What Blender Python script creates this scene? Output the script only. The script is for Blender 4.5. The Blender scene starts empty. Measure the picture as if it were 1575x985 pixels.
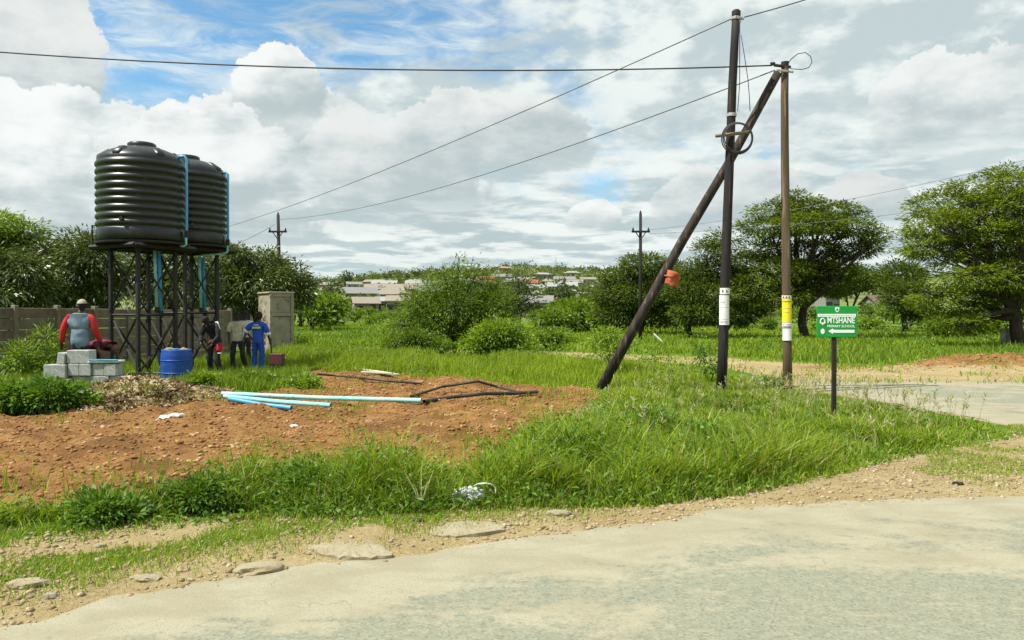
import bpy, bmesh, math, random
import numpy as np
from mathutils import Vector, Matrix

random.seed(7)
RNG = np.random.default_rng(7)
PI = math.pi
R = math.radians
SC = bpy.context.scene
COL = SC.collection

# ------------------------------------------------------------------ camera
EYE = 1.6
FPX = 1236.0            # focal length in photo pixels
HOR = 485.0             # photo row of the horizon
cam_data = bpy.data.cameras.new('camera')
cam = bpy.data.objects.new('camera', cam_data)
COL.objects.link(cam)
cam.location = (0, 0, EYE)
cam.rotation_euler = (R(90 - 0.35), 0, 0)
cam_data.sensor_fit = 'HORIZONTAL'
cam_data.sensor_width = 36.0
cam_data.lens = 36.0 * FPX / 1575.0
cam_data.clip_start = 0.05
cam_data.clip_end = 20000
SC.camera = cam

# ------------------------------------------------------------------ light
SUN_DIR = Vector((-0.50, -0.22, 0.84)).normalized()     # towards the sun
sun_data = bpy.data.lights.new('sun', 'SUN')
sun_data.energy = 4.95
sun_data.angle = R(0.53)
sun_data.color = (1.0, 0.955, 0.88)
sun = bpy.data.objects.new('sun', sun_data)
COL.objects.link(sun)
sun.location = (-20, -10, 40)
sun.rotation_euler = SUN_DIR.to_track_quat('Z', 'Y').to_euler()

SC.view_settings.view_transform = 'Standard'
SC.view_settings.look = 'None'
SC.view_settings.exposure = 0.58
SC.view_settings.gamma = 1.0
SC.view_settings.use_curve_mapping = False
SC.cycles.max_bounces = 6
SC.cycles.diffuse_bounces = 3
SC.cycles.transparent_max_bounces = 8
SC.cycles.use_denoising = True


# ------------------------------------------------------------------ node helper
class NT:
    """tiny wrapper to write node graphs in a line each"""
    def __init__(self, tree):
        self.t = tree
        tree.nodes.clear()

    def node(self, kind, **kw):
        n = self.t.nodes.new(kind)
        for k, v in kw.items():
            setattr(n, k, v)
        return n

    def put(self, sock, v):
        if hasattr(v, 'is_output') or isinstance(v, bpy.types.NodeSocket):
            self.t.links.new(v, sock)
        elif v is not None:
            if sock.type == 'RGBA' and not isinstance(v, (int, float)) and len(v) == 3:
                v = (*v, 1.0)
            sock.default_value = v

    def math(self, op, a, b=None, c=None, clamp=False):
        n = self.node('ShaderNodeMath', operation=op, use_clamp=clamp)
        self.put(n.inputs[0], a)
        if b is not None:
            self.put(n.inputs[1], b)
        if c is not None:
            self.put(n.inputs[2], c)
        return n.outputs[0]

    def vmath(self, op, a, b=None):
        n = self.node('ShaderNodeVectorMath', operation=op)
        self.put(n.inputs[0], a)
        if b is not None:
            self.put(n.inputs[1], b)
        return n.outputs[0]

    def sstep(self, v, lo, hi, a=0.0, b=1.0):
        n = self.node('ShaderNodeMapRange', interpolation_type='SMOOTHSTEP')
        self.put(n.inputs[0], v)
        self.put(n.inputs[1], lo)
        self.put(n.inputs[2], hi)
        self.put(n.inputs[3], a)
        self.put(n.inputs[4], b)
        return n.outputs[0]

    def noise(self, vec, scale, detail=4, rough=0.5, dist=0.0):
        n = self.node('ShaderNodeTexNoise')
        if vec is not None:
            self.put(n.inputs['Vector'], vec)
        self.put(n.inputs['Scale'], scale)
        self.put(n.inputs['Detail'], detail)
        self.put(n.inputs['Roughness'], rough)
        self.put(n.inputs['Distortion'], dist)
        return n.outputs[0]

    def mix(self, fac, a, b):
        n = self.node('ShaderNodeMix', data_type='RGBA')
        self.put(n.inputs[0], fac)
        self.put(n.inputs[6], a)
        self.put(n.inputs[7], b)
        return n.outputs[2]

    def mapping(self, vec, scale=(1, 1, 1), loc=(0, 0, 0), rot=(0, 0, 0)):
        n = self.node('ShaderNodeMapping')
        self.put(n.inputs[0], vec)
        n.inputs[1].default_value = loc
        n.inputs[2].default_value = rot
        n.inputs[3].default_value = scale
        return n.outputs[0]

    def attr(self, name):
        return self.node('ShaderNodeAttribute', attribute_name=name).outputs['Fac']

    def bump(self, h, strength=0.5, dist=0.02):
        n = self.node('ShaderNodeBump')
        n.inputs['Strength'].default_value = strength
        n.inputs['Distance'].default_value = dist
        self.put(n.inputs['Height'], h)
        return n.outputs[0]


# ------------------------------------------------------------------ sky
world = bpy.data.worlds.new('World')
SC.world = world
world.use_nodes = True


def az(px):
    return math.atan((px - 787.5) / FPX)


def el(px, py):
    return math.atan((HOR - py) / math.hypot(FPX, px - 787.5))


def build_sky():
    g = NT(world.node_tree)
    out = g.node('ShaderNodeOutputWorld')
    sky = g.node('ShaderNodeTexSky', sky_type='NISHITA')
    sky.sun_disc = False
    sky.sun_elevation = math.asin(SUN_DIR.z)
    sky.sun_rotation = math.atan2(SUN_DIR.x, SUN_DIR.y)
    sky.dust_density = 0.6
    sky.ozone_density = 2.0
    bsky = g.node('ShaderNodeBackground')
    bsky.inputs['Strength'].default_value = 0.105
    tone_sky = g.node('ShaderNodeMix', data_type='RGBA', blend_type='MULTIPLY')
    tone_sky.inputs[0].default_value = 1.0
    g.put(tone_sky.inputs[6], sky.outputs[0])
    g.put(tone_sky.inputs[7], (0.78, 1.10, 1.14))
    g.put(bsky.inputs[0], tone_sky.outputs[2])
    tc = g.node('ShaderNodeTexCoord').outputs['Generated']
    sep = g.node('ShaderNodeSeparateXYZ')
    g.put(sep.inputs[0], tc)
    dx, dy, dz = sep.outputs
    azi = g.math('ARCTAN2', dx, dy)
    ele = g.math('ARCSINE', dz)
    # broken layer of stratocumulus: smaller and flatter towards the horizon
    zc = g.math('POWER', g.math('MAXIMUM', dz, 0.002), 0.55)
    comb = g.node('ShaderNodeCombineXYZ')
    g.put(comb.inputs[0], dx)
    g.put(comb.inputs[1], dy)
    g.put(comb.inputs[2], g.math('MULTIPLY', zc, 2.1))
    v = comb.outputs[0]
    n_big = g.noise(v, 3.1, 5, 0.55)
    n_mid = g.noise(g.vmath('ADD', v, (3.1, 7.7, 1.3)), 8.0, 6, 0.58)
    n_fine = g.noise(g.vmath('ADD', v, (9.1, 2.2, 5.3)), 24.0, 5, 0.6)
    # the same noise looked up a little towards the sun gives the puffs a lit and a shaded side
    n_sun = g.noise(g.vmath('ADD', v, (3.1 - 0.03, 7.7, 1.3 + 0.05)), 8.0, 6, 0.58)
    cover = g.math('ADD', g.math('MULTIPLY', n_big, 0.55), g.math('MULTIPLY', n_mid, 0.45))
    # wide gaps in the layer
    gaps = [(310, 25, 380, 80, .27), (90, 145, 150, 26, .27), (250, 160, 90, 40, .16), (925, 292, 34, 30, .13),
            (560, 40, 330, 60, .15), (1250, 240, 160, 30, .05), (90, 300, 60, 40, .04)]
    for (px, py, w, h, amt) in gaps:
        a0, e0 = az(px), el(px, py)
        q = g.math('ADD', g.math('POWER', g.math('DIVIDE', g.math('SUBTRACT', azi, a0), w / FPX), 2.0),
                   g.math('POWER', g.math('DIVIDE', g.math('SUBTRACT', ele, e0), h / FPX), 2.0))
        hole = g.math('MULTIPLY', g.math('POWER', 2.718, g.math('MULTIPLY', q, -1.0)), amt)
        cover = g.math('SUBTRACT', cover, hole)
    mask = g.sstep(cover, 0.25, 0.45)
    wisp = g.noise(g.mapping(v, (1, 1, 2.2), (1, 5, 2)), 9.0, 7, 0.65, 0.8)
    mask = g.math('MAXIMUM', mask, g.sstep(wisp, 0.34, 0.70, 0.0, 0.85))
    lit = g.math('SUBTRACT', n_mid, n_sun)
    shade = g.math('ADD', g.math('MULTIPLY', lit, 2.7), g.math('MULTIPLY', g.math('SUBTRACT', n_big, 0.5), -0.7))
    shade = g.math('ADD', shade, g.math('MULTIPLY', g.math('SUBTRACT', n_fine, 0.5), 0.35))
    tone = g.sstep(shade, -0.28, 0.30)
    base_col = g.mix(tone, (0.58, 0.675, 0.69), (0.90, 0.96, 0.93))
    # rows of small flat-based puffs, seen in perspective towards the horizon
    inv = g.math('DIVIDE', 1.0, g.math('ADD', g.math('MAXIMUM', dz, 0.0), 0.085))
    c2 = g.node('ShaderNodeCombineXYZ')
    g.put(c2.inputs[0], g.math('MULTIPLY', dx, inv))
    g.put(c2.inputs[1], g.math('MULTIPLY', dy, inv))
    p2 = c2.outputs[0]
    q_a = g.noise(p2, 1.5, 7, 0.60, 0.25)
    q_b = g.noise(g.vmath('MULTIPLY', p2, (0.955, 0.955, 1.0)), 1.5, 6, 0.60, 0.25)
    lit2 = g.math('ADD', g.math('MULTIPLY', g.math('SUBTRACT', q_a, q_b), 2.4), g.math('MULTIPLY', g.math('SUBTRACT', q_a, 0.5), 1.2))
    rows = g.mix(g.sstep(lit2, -0.24, 0.26), (0.50, 0.60, 0.62), (0.93, 0.975, 0.94))
    field = g.math('MULTIPLY', g.sstep(ele, 0.30, 0.10), 0.85)
    col = g.mix(field, base_col, rows)
    # cumulus heads, back to front: (px, base row, half width, height, brightness)
    warp = g.math('SUBTRACT', g.noise(tc, 17.0, 9, 0.64), 0.5)
    warp2 = g.math('SUBTRACT', g.noise(g.vmath('ADD', tc, (4, 1, 2)), 46.0, 5, 0.6), 0.5)
    wob = g.math('ADD', g.math('MULTIPLY', warp, 1.7), g.math('MULTIPLY', warp2, 0.5))
    heads = [(430, 262, 215, 118, 0.93), (425, 172, 72, 98, 0.97), (40, 160, 120, 150, 0.86),
             (600, 300, 170, 130, 0.86), (90, 330, 190, 178, 0.98), (330, 340, 175, 165, 0.96),
             (1480, 190, 130, 100, 0.92), (915, 345, 50, 36, 0.97), (1330, 330, 70, 60, .80),
             (740, 235, 190, 90, .88), (1130, 330, 130, 80, .86)]
    for (px, py, w, h, br) in heads:
        a0, e0 = az(px), el(px, py)
        da = g.math('DIVIDE', g.math('SUBTRACT', azi, a0), w / FPX)
        de = g.math('DIVIDE', g.math('SUBTRACT', ele, e0), h / FPX)
        up = g.math('MAXIMUM', de, 0.0)
        dn = g.math('MULTIPLY', g.math('MINIMUM', de, 0.0), 1.6)
        q = g.math('ADD', g.math('POWER', da, 2.0), g.math('ADD', g.math('POWER', up, 2.0), g.math('POWER', dn, 2.0)))
        q = g.math('ADD', q, wob)
        crisp = g.sstep(de, 0.0, 0.5, 0.45, 0.10)
        m = g.sstep(q, 1.0, g.math('SUBTRACT', 1.0, crisp), 0.0, 1.0)
        t = g.math('ADD', g.math('MULTIPLY', de, 0.62), g.math('MULTIPLY', da, -0.16))
        t = g.math('ADD', t, g.math('ADD', g.math('MULTIPLY', lit, 1.6), g.math('MULTIPLY', warp, 0.7)))
        t = g.sstep(t, -0.18, 0.66)
        c = g.mix(t, (0.52, 0.60, 0.61), (br, br * 1.025, br * 1.0))
        m = g.math('MULTIPLY', m, g.sstep(de, -0.55, 0.15))
        col = g.mix(m, col, c)
        mask = g.math('MAXIMUM', mask, m)
    # pale air low down
    low = g.sstep(ele, 0.0, 0.09, 0.45, 0.0)
    col = g.mix(low, col, (0.62, 0.74, 0.78))
    mask = g.math('MAXIMUM', mask, g.sstep(ele, 0.02, 0.24, 0.98, 0.0))
    mask = g.math('MULTIPLY', mask, 0.97)
    bcl = g.node('ShaderNodeBackground')
    g.put(bcl.inputs[0], col)
    bcl.inputs['Strength'].default_value = 0.655
    ms = g.node('ShaderNodeMixShader')
    g.put(ms.inputs[0], mask)
    g.put(ms.inputs[1], bsky.outputs[0])
    g.put(ms.inputs[2], bcl.outputs[0])
    g.put(out.inputs[0], ms.outputs[0])


build_sky()


# ------------------------------------------------------------------ materials
def new_mat(name):
    m = bpy.data.materials.new(name)
    m.use_nodes = True
    g = NT(m.node_tree)
    out = g.node('ShaderNodeOutputMaterial')
    return m, g, out


def pmat(name, c1, c2=None, scale=6.0, rough=0.7, metal=0.0, bump=0.0, bscale=None, detail=5, spec=0.4,
         stretch=(1, 1, 1), c3=None, s3=40.0, bdist=0.01):
    """principled with a two (or three) colour noise in object space and a noise bump"""
    m, g, out = new_mat(name)
    p = g.node('ShaderNodeBsdfPrincipled')
    tc = g.mapping(g.node('ShaderNodeTexCoord').outputs['Object'], stretch)
    if c2 is None:
        c2 = tuple(x * 0.75 for x in c1)
    col = g.mix(g.sstep(g.noise(tc, scale, detail, 0.6), 0.35, 0.65), c1, c2)
    if c3 is not None:
        col = g.mix(g.sstep(g.noise(tc, s3, 4, 0.6), 0.56, 0.66), col, c3)
    g.put(p.inputs['Base Color'], col)
    p.inputs['Roughness'].default_value = rough
    p.inputs['Metallic'].default_value = metal
    p.inputs['Specular IOR Level'].default_value = spec
    if bump > 0:
        g.put(p.inputs['Normal'], g.bump(g.noise(tc, bscale or scale * 5, 5, 0.6), bump, bdist))
    g.put(out.inputs[0], p.outputs[0])
    return m


def leaf_mat(name, dark, light, trans=0.35, rough=0.55, dry=None, spec=0.3):
    """leaf or blade: colour from the per-leaf tint attribute, some light through the leaf"""
    m, g, out = new_mat(name)
    t = g.attr('tint')
    col = g.mix(t, dark, light)
    if dry is not None:
        col = g.mix(g.sstep(t, 0.93, 0.99), col, dry)
    p = g.node('ShaderNodeBsdfPrincipled')
    g.put(p.inputs['Base Color'], col)
    p.inputs['Roughness'].default_value = rough
    p.inputs['Specular IOR Level'].default_value = spec
    tr = g.node('ShaderNodeBsdfTranslucent')
    yel = g.node('ShaderNodeMix', data_type='RGBA', blend_type='MULTIPLY')
    yel.inputs[0].default_value = 1.0
    g.put(yel.inputs[6], col)
    g.put(yel.inputs[7], (1.5, 1.35, 0.5))
    g.put(tr.inputs[0], yel.outputs[2])
    ms = g.node('ShaderNodeMixShader')
    ms.inputs[0].default_value = trans
    g.put(ms.inputs[1], p.outputs[0])
    g.put(ms.inputs[2], tr.outputs[0])
    g.put(out.inputs[0], ms.outputs[0])
    return m


def ground_mat():
    m, g, out = new_mat('ground_soil')
    pos = g.node('ShaderNodeNewGeometry').outputs['Position']
    sep = g.node('ShaderNodeSeparateXYZ')
    g.put(sep.inputs[0], pos)
    n1 = g.noise(pos, 0.9, 6, 0.6)
    n2 = g.noise(pos, 5.0, 6, 0.65)
    n3 = g.noise(pos, 28.0, 5, 0.65)
    n4 = g.noise(pos, 120.0, 3, 0.6)
    jit = g.math('ADD', g.math('MULTIPLY', g.math('SUBTRACT', n2, 0.5), 0.9), g.math('MULTIPLY', g.math('SUBTRACT', n3, 0.5), 0.6))
    # red-brown dug soil
    dirt = g.mix(g.sstep(n2, 0.35, 0.65), (0.200, 0.096, 0.031), (0.295, 0.162, 0.060))
    dirt = g.mix(g.sstep(n3, 0.55, 0.72), dirt, (0.37, 0.225, 0.10))
    dirt = g.mix(g.sstep(n1, 0.48, 0.64, 0.0, 0.65), dirt, (0.115, 0.058, 0.023))
    dirt = g.mix(g.sstep(n3, 0.44, 0.30), dirt, (0.13, 0.058, 0.022))
    # sandy verge
    sand = g.mix(g.sstep(n1, 0.35, 0.65), (0.365, 0.295, 0.150), (0.305, 0.230, 0.105))
    sand = g.mix(g.sstep(n3, 0.50, 0.75), sand, (0.46, 0.38, 0.25))
    sand = g.mix(g.sstep(n4, 0.58, 0.72), sand, (0.20, 0.145, 0.075))
    sand = g.mix(g.sstep(n2, 0.54, 0.68, 0.0, 0.5), sand, (0.24, 0.20, 0.095))
    # soil with short grass, and far slopes
    gr = g.mix(g.sstep(n2, 0.30, 0.70), (0.060, 0.120, 0.010), (0.130, 0.200, 0.020))
    nf = g.noise(pos, 0.035, 6, 0.62)
    nf2 = g.noise(g.mapping(pos, (1, 2.2, 1)), 0.11, 5, 0.62)
    far = g.mix(g.sstep(nf, 0.35, 0.62), (0.075, 0.115, 0.032), (0.165, 0.200, 0.060))
    far = g.mix(g.sstep(nf2, 0.57, 0.68), far, (0.26, 0.235, 0.12))
    far = g.mix(g.sstep(nf2, 0.46, 0.34), far, (0.030, 0.062, 0.018))
    dist = g.sstep(sep.outputs[1], 75.0, 160.0)
    gr = g.mix(dist, gr, far)
    bare = g.math('ADD', g.attr('bare'), jit)
    gr = g.mix(g.sstep(bare, 0.62, 0.9), gr, (0.30, 0.205, 0.105))
    col = g.mix(g.sstep(g.math('ADD', g.attr('sandm'), jit), 0.38, 0.62), gr, sand)
    col = g.mix(g.sstep(g.math('ADD', g.attr('dirtm'), jit), 0.38, 0.62), col, dirt)
    p = g.node('ShaderNodeBsdfPrincipled')
    g.put(p.inputs['Base Color'], col)
    p.inputs['Roughness'].default_value = 0.95
    p.inputs['Specular IOR Level'].default_value = 0.1
    h = g.math('ADD', g.math('MULTIPLY', n3, 0.7), g.math('MULTIPLY', n4, 0.3))
    g.put(p.inputs['Normal'], g.bump(h, 0.9, 0.05))
    g.put(out.inputs[0], p.outputs[0])
    return m


def road_mat():
    m, g, out = new_mat('worn_asphalt')
    pos = g.node('ShaderNodeNewGeometry').outputs['Position']
    along = g.mapping(pos, (0.75, 1.25, 1), rot=(0, 0, -0.33))
    n1 = g.noise(along, 0.80, 7, 0.66, 0.5)
    n2 = g.noise(along, 2.2, 6, 0.65, 0.4)
    n3 = g.noise(pos, 13.0, 7, 0.72)
    n4 = g.noise(pos, 150.0, 3, 0.7)
    vor = g.node('ShaderNodeTexVoronoi', feature='F1')
    g.put(vor.inputs['Vector'], pos)
    vor.inputs['Scale'].default_value = 75.0
    vor_c = vor.outputs['Color']
    tar = g.mix(g.sstep(n3, 0.3, 0.7), (0.160, 0.174, 0.124), (0.225, 0.230, 0.165))
    agg = g.node('ShaderNodeSeparateColor')
    g.put(agg.inputs[0], vor_c)
    tar = g.mix(g.sstep(agg.outputs[0], 0.55, 1.0, 0.0, 0.55), tar, (0.30, 0.30, 0.22))
    tar = g.mix(g.sstep(agg.outputs[1], 0.80, 0.95, 0.0, 0.7), tar, (0.105, 0.115, 0.10))
    dust = g.mix(g.sstep(n2, 0.35, 0.65), (0.265, 0.242, 0.162), (0.315, 0.296, 0.212))
    dust = g.mix(g.sstep(n4, 0.48, 0.64, 0.0, 0.75), dust, (0.19, 0.17, 0.11))
    edge = g.attr('edge')
    cover = g.math('ADD', g.math('ADD', g.math('MULTIPLY', n1, 0.9), g.math('MULTIPLY', n2, 0.55)), g.math('MULTIPLY', n3, 0.50))
    cover = g.math('ADD', cover, g.sstep(edge, 0.0, 1.2, 0.34, -0.03))
    lane = g.noise(g.mapping(pos, (0.22, 2.6, 1), rot=(0, 0, -0.33)), 1.0, 3, 0.5)
    cover = g.math('ADD', cover, g.math('MULTIPLY', g.math('SUBTRACT', lane, 0.5), 0.35))
    patch = g.noise(g.vmath('ADD', pos, (13, 5, 0)), 1.15, 5, 0.7, 0.3)
    cover = g.math('ADD', cover, g.math('MULTIPLY', g.math('SUBTRACT', patch, 0.5), 0.55))
    cover = g.math('ADD', cover, g.math('MULTIPLY', g.math('SUBTRACT', g.noise(pos, 48.0, 4, 0.7), 0.5), 0.30))
    stain = g.sstep(g.noise(g.vmath('ADD', pos, (3, 8, 0)), 0.9, 6, 0.66), 0.55, 0.70, 0.0, 0.35)
    tar = g.mix(stain, tar, (0.105, 0.112, 0.085))
    col = g.mix(g.sstep(cover, 0.90, 1.06, 0.12, 1.0), tar, dust)
    # pits and small dark marks
    pit = g.sstep(g.noise(pos, 26.0, 4, 0.75), 0.66, 0.72)
    col = g.mix(g.math('MULTIPLY', pit, 0.75), col, (0.10, 0.098, 0.07))
    # hairline cracks
    cr = g.node('ShaderNodeTexVoronoi', feature='DISTANCE_TO_EDGE')
    wv = g.node('ShaderNodeVectorMath', operation='ADD')
    nz = g.node('ShaderNodeTexNoise')
    g.put(nz.inputs['Vector'], pos)
    nz.inputs['Scale'].default_value = 2.2
    nz.inputs['Detail'].default_value = 5
    g.put(wv.inputs[0], along)
    sc = g.node('ShaderNodeVectorMath', operation='SCALE')
    g.put(sc.inputs[0], nz.outputs['Color'])
    sc.inputs[3].default_value = 0.9
    g.put(wv.inputs[1], sc.outputs[0])
    g.put(cr.inputs['Vector'], wv.outputs[0])
    cr.inputs['Scale'].default_value = 0.55
    crack = g.math('MULTIPLY', g.sstep(cr.outputs[0], 0.007, 0.001), g.sstep(n2, 0.42, 0.60))
    col = g.mix(g.math('MULTIPLY', crack, 0.28), col, (0.13, 0.115, 0.085))
    p = g.node('ShaderNodeBsdfPrincipled')
    g.put(p.inputs['Base Color'], col)
    p.inputs['Roughness'].default_value = 0.85
    p.inputs['Specular IOR Level'].default_value = 0.25
    h = g.math('ADD', g.math('MULTIPLY', n3, 0.5), g.math('ADD', g.math('MULTIPLY', n4, 0.5), g.math('MULTIPLY', crack, -0.8)))
    g.put(p.inputs['Normal'], g.bump(h, 0.22, 0.010))
    g.put(out.inputs[0], p.outputs[0])
    return m


M = {}
M['ground'] = ground_mat()
M['road'] = road_mat()
M['grass'] = leaf_mat('grass_blade', (0.048, 0.105, 0.008), (0.275, 0.385, 0.020), 0.32, 0.5, dry=(0.42, 0.36, 0.16))
M['grass_far'] = leaf_mat('field_grass', (0.085, 0.160, 0.010), (0.275, 0.375, 0.022), 0.32, 0.6, dry=(0.36, 0.32, 0.14))
M['seed'] = leaf_mat('seed_head', (0.26, 0.27, 0.13), (0.46, 0.43, 0.27), 0.3, 0.7)
M['weed'] = leaf_mat('weed_leaf', (0.035, 0.090, 0.014), (0.150, 0.280, 0.030), 0.32, 0.5)
M['bush'] = leaf_mat('bush_leaf', (0.050, 0.100, 0.012), (0.190, 0.300, 0.030), 0.36, 0.5)
M['bushl'] = leaf_mat('light_bush_leaf', (0.075, 0.145, 0.012), (0.260, 0.400, 0.040), 0.36, 0.5)
M['acacia'] = leaf_mat('thorn_tree_leaf', (0.028, 0.056, 0.008), (0.240, 0.330, 0.020), 0.36, 0.6)
M['acaciad'] = leaf_mat('dark_tree_leaf', (0.024, 0.052, 0.010), (0.140, 0.200, 0.026), 0.30, 0.6)
M['mango'] = leaf_mat('mango_leaf', (0.018, 0.042, 0.008), (0.150, 0.200, 0.042), 0.22, 0.38, spec=0.5)
M['fartree'] = leaf_mat('far_tree_leaf', (0.034, 0.062, 0.022), (0.095, 0.135, 0.040), 0.25, 0.7)
M['fartree2'] = leaf_mat('far_tree_leaf_olive', (0.060, 0.090, 0.026), (0.150, 0.190, 0.050), 0.25, 0.7)
M['dryleaf'] = leaf_mat('dry_leaf', (0.105, 0.060, 0.040), (0.52, 0.42, 0.26), 0.12, 0.8)
M['bark'] = pmat('bark', (0.060, 0.045, 0.034), (0.028, 0.021, 0.016), 9, 0.95, bump=0.6, stretch=(1, 1, .3))
M['barkg'] = pmat('grey_bark', (0.150, 0.120, 0.090), (0.080, 0.062, 0.046), 9, 0.95, bump=0.6, stretch=(1, 1, .3))
M['tarpole'] = pmat('tarred_wood', (0.018, 0.016, 0.015), (0.009, 0.009, 0.009), 8, 0.85, bump=0.9, bscale=34, stretch=(1, 1, .05), c3=(0.055, 0.045, 0.038), s3=14, bdist=.02)
M['brownpole'] = pmat('weathered_wood', (0.118, 0.080, 0.047), (0.060, 0.040, 0.024), 8, 0.9, bump=1.0, bscale=34, stretch=(1, 1, .04), c3=(0.22, 0.165, 0.105), s3=16, bdist=.02)
M['strut'] = pmat('strut_wood', (0.040, 0.029, 0.022), (0.018, 0.014, 0.012), 8, 0.85, bump=0.6, bscale=30, stretch=(1, 1, .08), c3=(0.13, 0.09, 0.06), s3=14)
M['steel'] = pmat('black_painted_steel', (0.010, 0.010, 0.011), (0.022, 0.016, 0.013), 5, 0.6, bump=0.1)
M['galv'] = pmat('galvanised_steel', (0.45, 0.45, 0.43), (0.32, 0.31, 0.29), 20, 0.5, metal=0.4)
M['wire'] = pmat('cable_sheath', (0.030, 0.030, 0.032), (0.05, 0.05, 0.05), 8, 0.6)
M['wiregrey'] = pmat('bare_line', (0.16, 0.165, 0.165), (0.11, 0.11, 0.11), 8, 0.5)
M['tank'] = pmat('tank_plastic', (0.006, 0.009, 0.010), (0.009, 0.014, 0.014), 2.2, 0.38, bump=0.06, bscale=9, spec=0.5, c3=(0.020, 0.023, 0.022), s3=5)
M['bluepipe'] = pmat('blue_pipe', (0.045, 0.27, 0.50), (0.075, 0.33, 0.55), 3, 0.42)
M['aquapipe'] = pmat('aqua_pipe', (0.20, 0.56, 0.53), (0.31, 0.64, 0.60), 3, 0.45, c3=(0.30, 0.34, 0.28), s3=9)
M['blackpipe'] = pmat('black_pipe', (0.018, 0.018, 0.019), (0.045, 0.036, 0.03), 4, 0.5)
M['drum'] = pmat('blue_drum_plastic', (0.005, 0.055, 0.28), (0.008, 0.070, 0.34), 3, 0.48, bump=0.08, c3=(0.045, 0.085, 0.22), s3=6)
M['conc'] = pmat('grey_block', (0.36, 0.37, 0.35), (0.27, 0.28, 0.265), 7, 0.95, bump=0.6, bscale=60, c3=(0.46, 0.46, 0.44), s3=18)
M['precast'] = pmat('precast_concrete', (0.215, 0.172, 0.118), (0.145, 0.116, 0.080), 2.5, 0.92, bump=0.4, bscale=30, c3=(0.12, 0.10, 0.075), s3=4)
M['precastp'] = pmat('precast_post', (0.250, 0.215, 0.150), (0.180, 0.152, 0.105), 3, 0.92, bump=0.4, bscale=30)
M['booth'] = pmat('booth_concrete', (0.34, 0.305, 0.215), (0.25, 0.225, 0.165), 2.0, 0.93, bump=0.4, bscale=25, c3=(0.15, 0.135, 0.10), s3=3)
M['slab'] = pmat('dusty_slab', (0.30, 0.265, 0.175), (0.25, 0.205, 0.115), 4, 0.95, bump=0.9, bscale=16, c3=(0.30, 0.26, 0.18), s3=14, bdist=.03)
M['stone'] = pmat('verge_stone', (0.30, 0.27, 0.19), (0.22, 0.195, 0.135), 5, 0.95, bump=0.8, bscale=22, c3=(0.24, 0.21, 0.155), s3=12, bdist=.03)
M['pebble'] = pmat('pebble', (0.34, 0.27, 0.16), (0.21, 0.15, 0.08), 9.0, 0.95, bump=0.3, bscale=60, c3=(0.44, 0.38, 0.27), s3=14)
M['clod'] = pmat('soil_clod', (0.30, 0.158, 0.054), (0.180, 0.084, 0.026), 1.5, 0.97, bump=0.5, bscale=50, c3=(0.46, 0.31, 0.17), s3=2.5)
M['white'] = pmat('white_plastic', (0.60, 0.62, 0.62), (0.44, 0.46, 0.46), 14, 0.5)
M['paper'] = pmat('white_paper', (0.76, 0.77, 0.75), (0.66, 0.67, 0.65), 12, 0.8)
M['yellow'] = pmat('yellow_paper', (0.80, 0.66, 0.012), (0.72, 0.62, 0.02), 12, 0.7)
M['ink'] = pmat('print_ink', (0.10, 0.10, 0.11), (0.16, 0.16, 0.16), 30, 0.8)
M['inkg'] = pmat('pale_print_ink', (0.42, 0.44, 0.44), (0.5, 0.5, 0.5), 30, 0.8)
M['signg'] = pmat('sign_green', (0.006, 0.26, 0.036), (0.010, 0.29, 0.048), 3, 0.45, c3=(0.035, 0.24, 0.06), s3=9)
M['signw'] = pmat('sign_white', (0.80, 0.88, 0.82), (0.74, 0.84, 0.77), 30, 0.5)
M['orange'] = pmat('orange_cloth', (0.42, 0.115, 0.045), (0.30, 0.075, 0.030), 9, 0.85, bump=.5)
M['plank'] = pmat('pale_plank', (0.52, 0.50, 0.40), (0.40, 0.37, 0.28), 6, 0.85, stretch=(.2, 1, 1))
M['straw'] = pmat('dry_stalk', (0.56, 0.52, 0.30), (0.44, 0.42, 0.22), 9, 0.8)
M['maroon'] = pmat('maroon_paint', (0.110, 0.020, 0.028), (0.075, 0.016, 0.020), 6, 0.6)


def plain(key, c, rough=0.85, bump=0.25):
    M[key] = pmat(key, c, tuple(x * 0.72 for x in c), 7, rough, bump=bump, bscale=18)
    return M[key]


plain('skin_dark', (0.052, 0.027, 0.018), 0.55, 0.05)
plain('skin_brown', (0.120, 0.058, 0.036), 0.55, 0.05)
plain('hair_black', (0.010, 0.009, 0.009))
plain('eye_white', (0.6, 0.58, 0.55), 0.4, 0)
plain('lip_brown', (0.085, 0.030, 0.026), 0.5, 0)
plain('red_sleeve', (0.52, 0.022, 0.026))
plain('denim_grey_blue', (0.175, 0.255, 0.335))
plain('cap_cream', (0.36, 0.33, 0.24))
plain('maroon_cloth', (0.170, 0.018, 0.042))
plain('black_cloth', (0.013, 0.013, 0.016))
plain('dark_trousers', (0.022, 0.022, 0.028))
plain('cream_cloth', (0.52, 0.48, 0.34))
plain('overall_blue', (0.020, 0.085, 0.46))
plain('white_cloth', (0.70, 0.71, 0.70))
plain('lime_strip', (0.45, 0.72, 0.22))
plain('red_cloth', (0.50, 0.012, 0.028))
plain('red_shoe', (0.26, 0.010, 0.020))
plain('dark_shoe', (0.03, 0.028, 0.026))
plain('teal_shoe', (0.05, 0.10, 0.12))


# ------------------------------------------------------------------ mesh helpers
def link(o, parent=None):
    COL.objects.link(o)
    if parent is not None:
        o.parent = parent
    return o


def props(o, label=None, cat=None, group=None, kind=None):
    if label:
        o['label'] = label
    if cat:
        o['category'] = cat
    if group:
        o['group'] = group
    if kind:
        o['kind'] = kind
    return o


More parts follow.
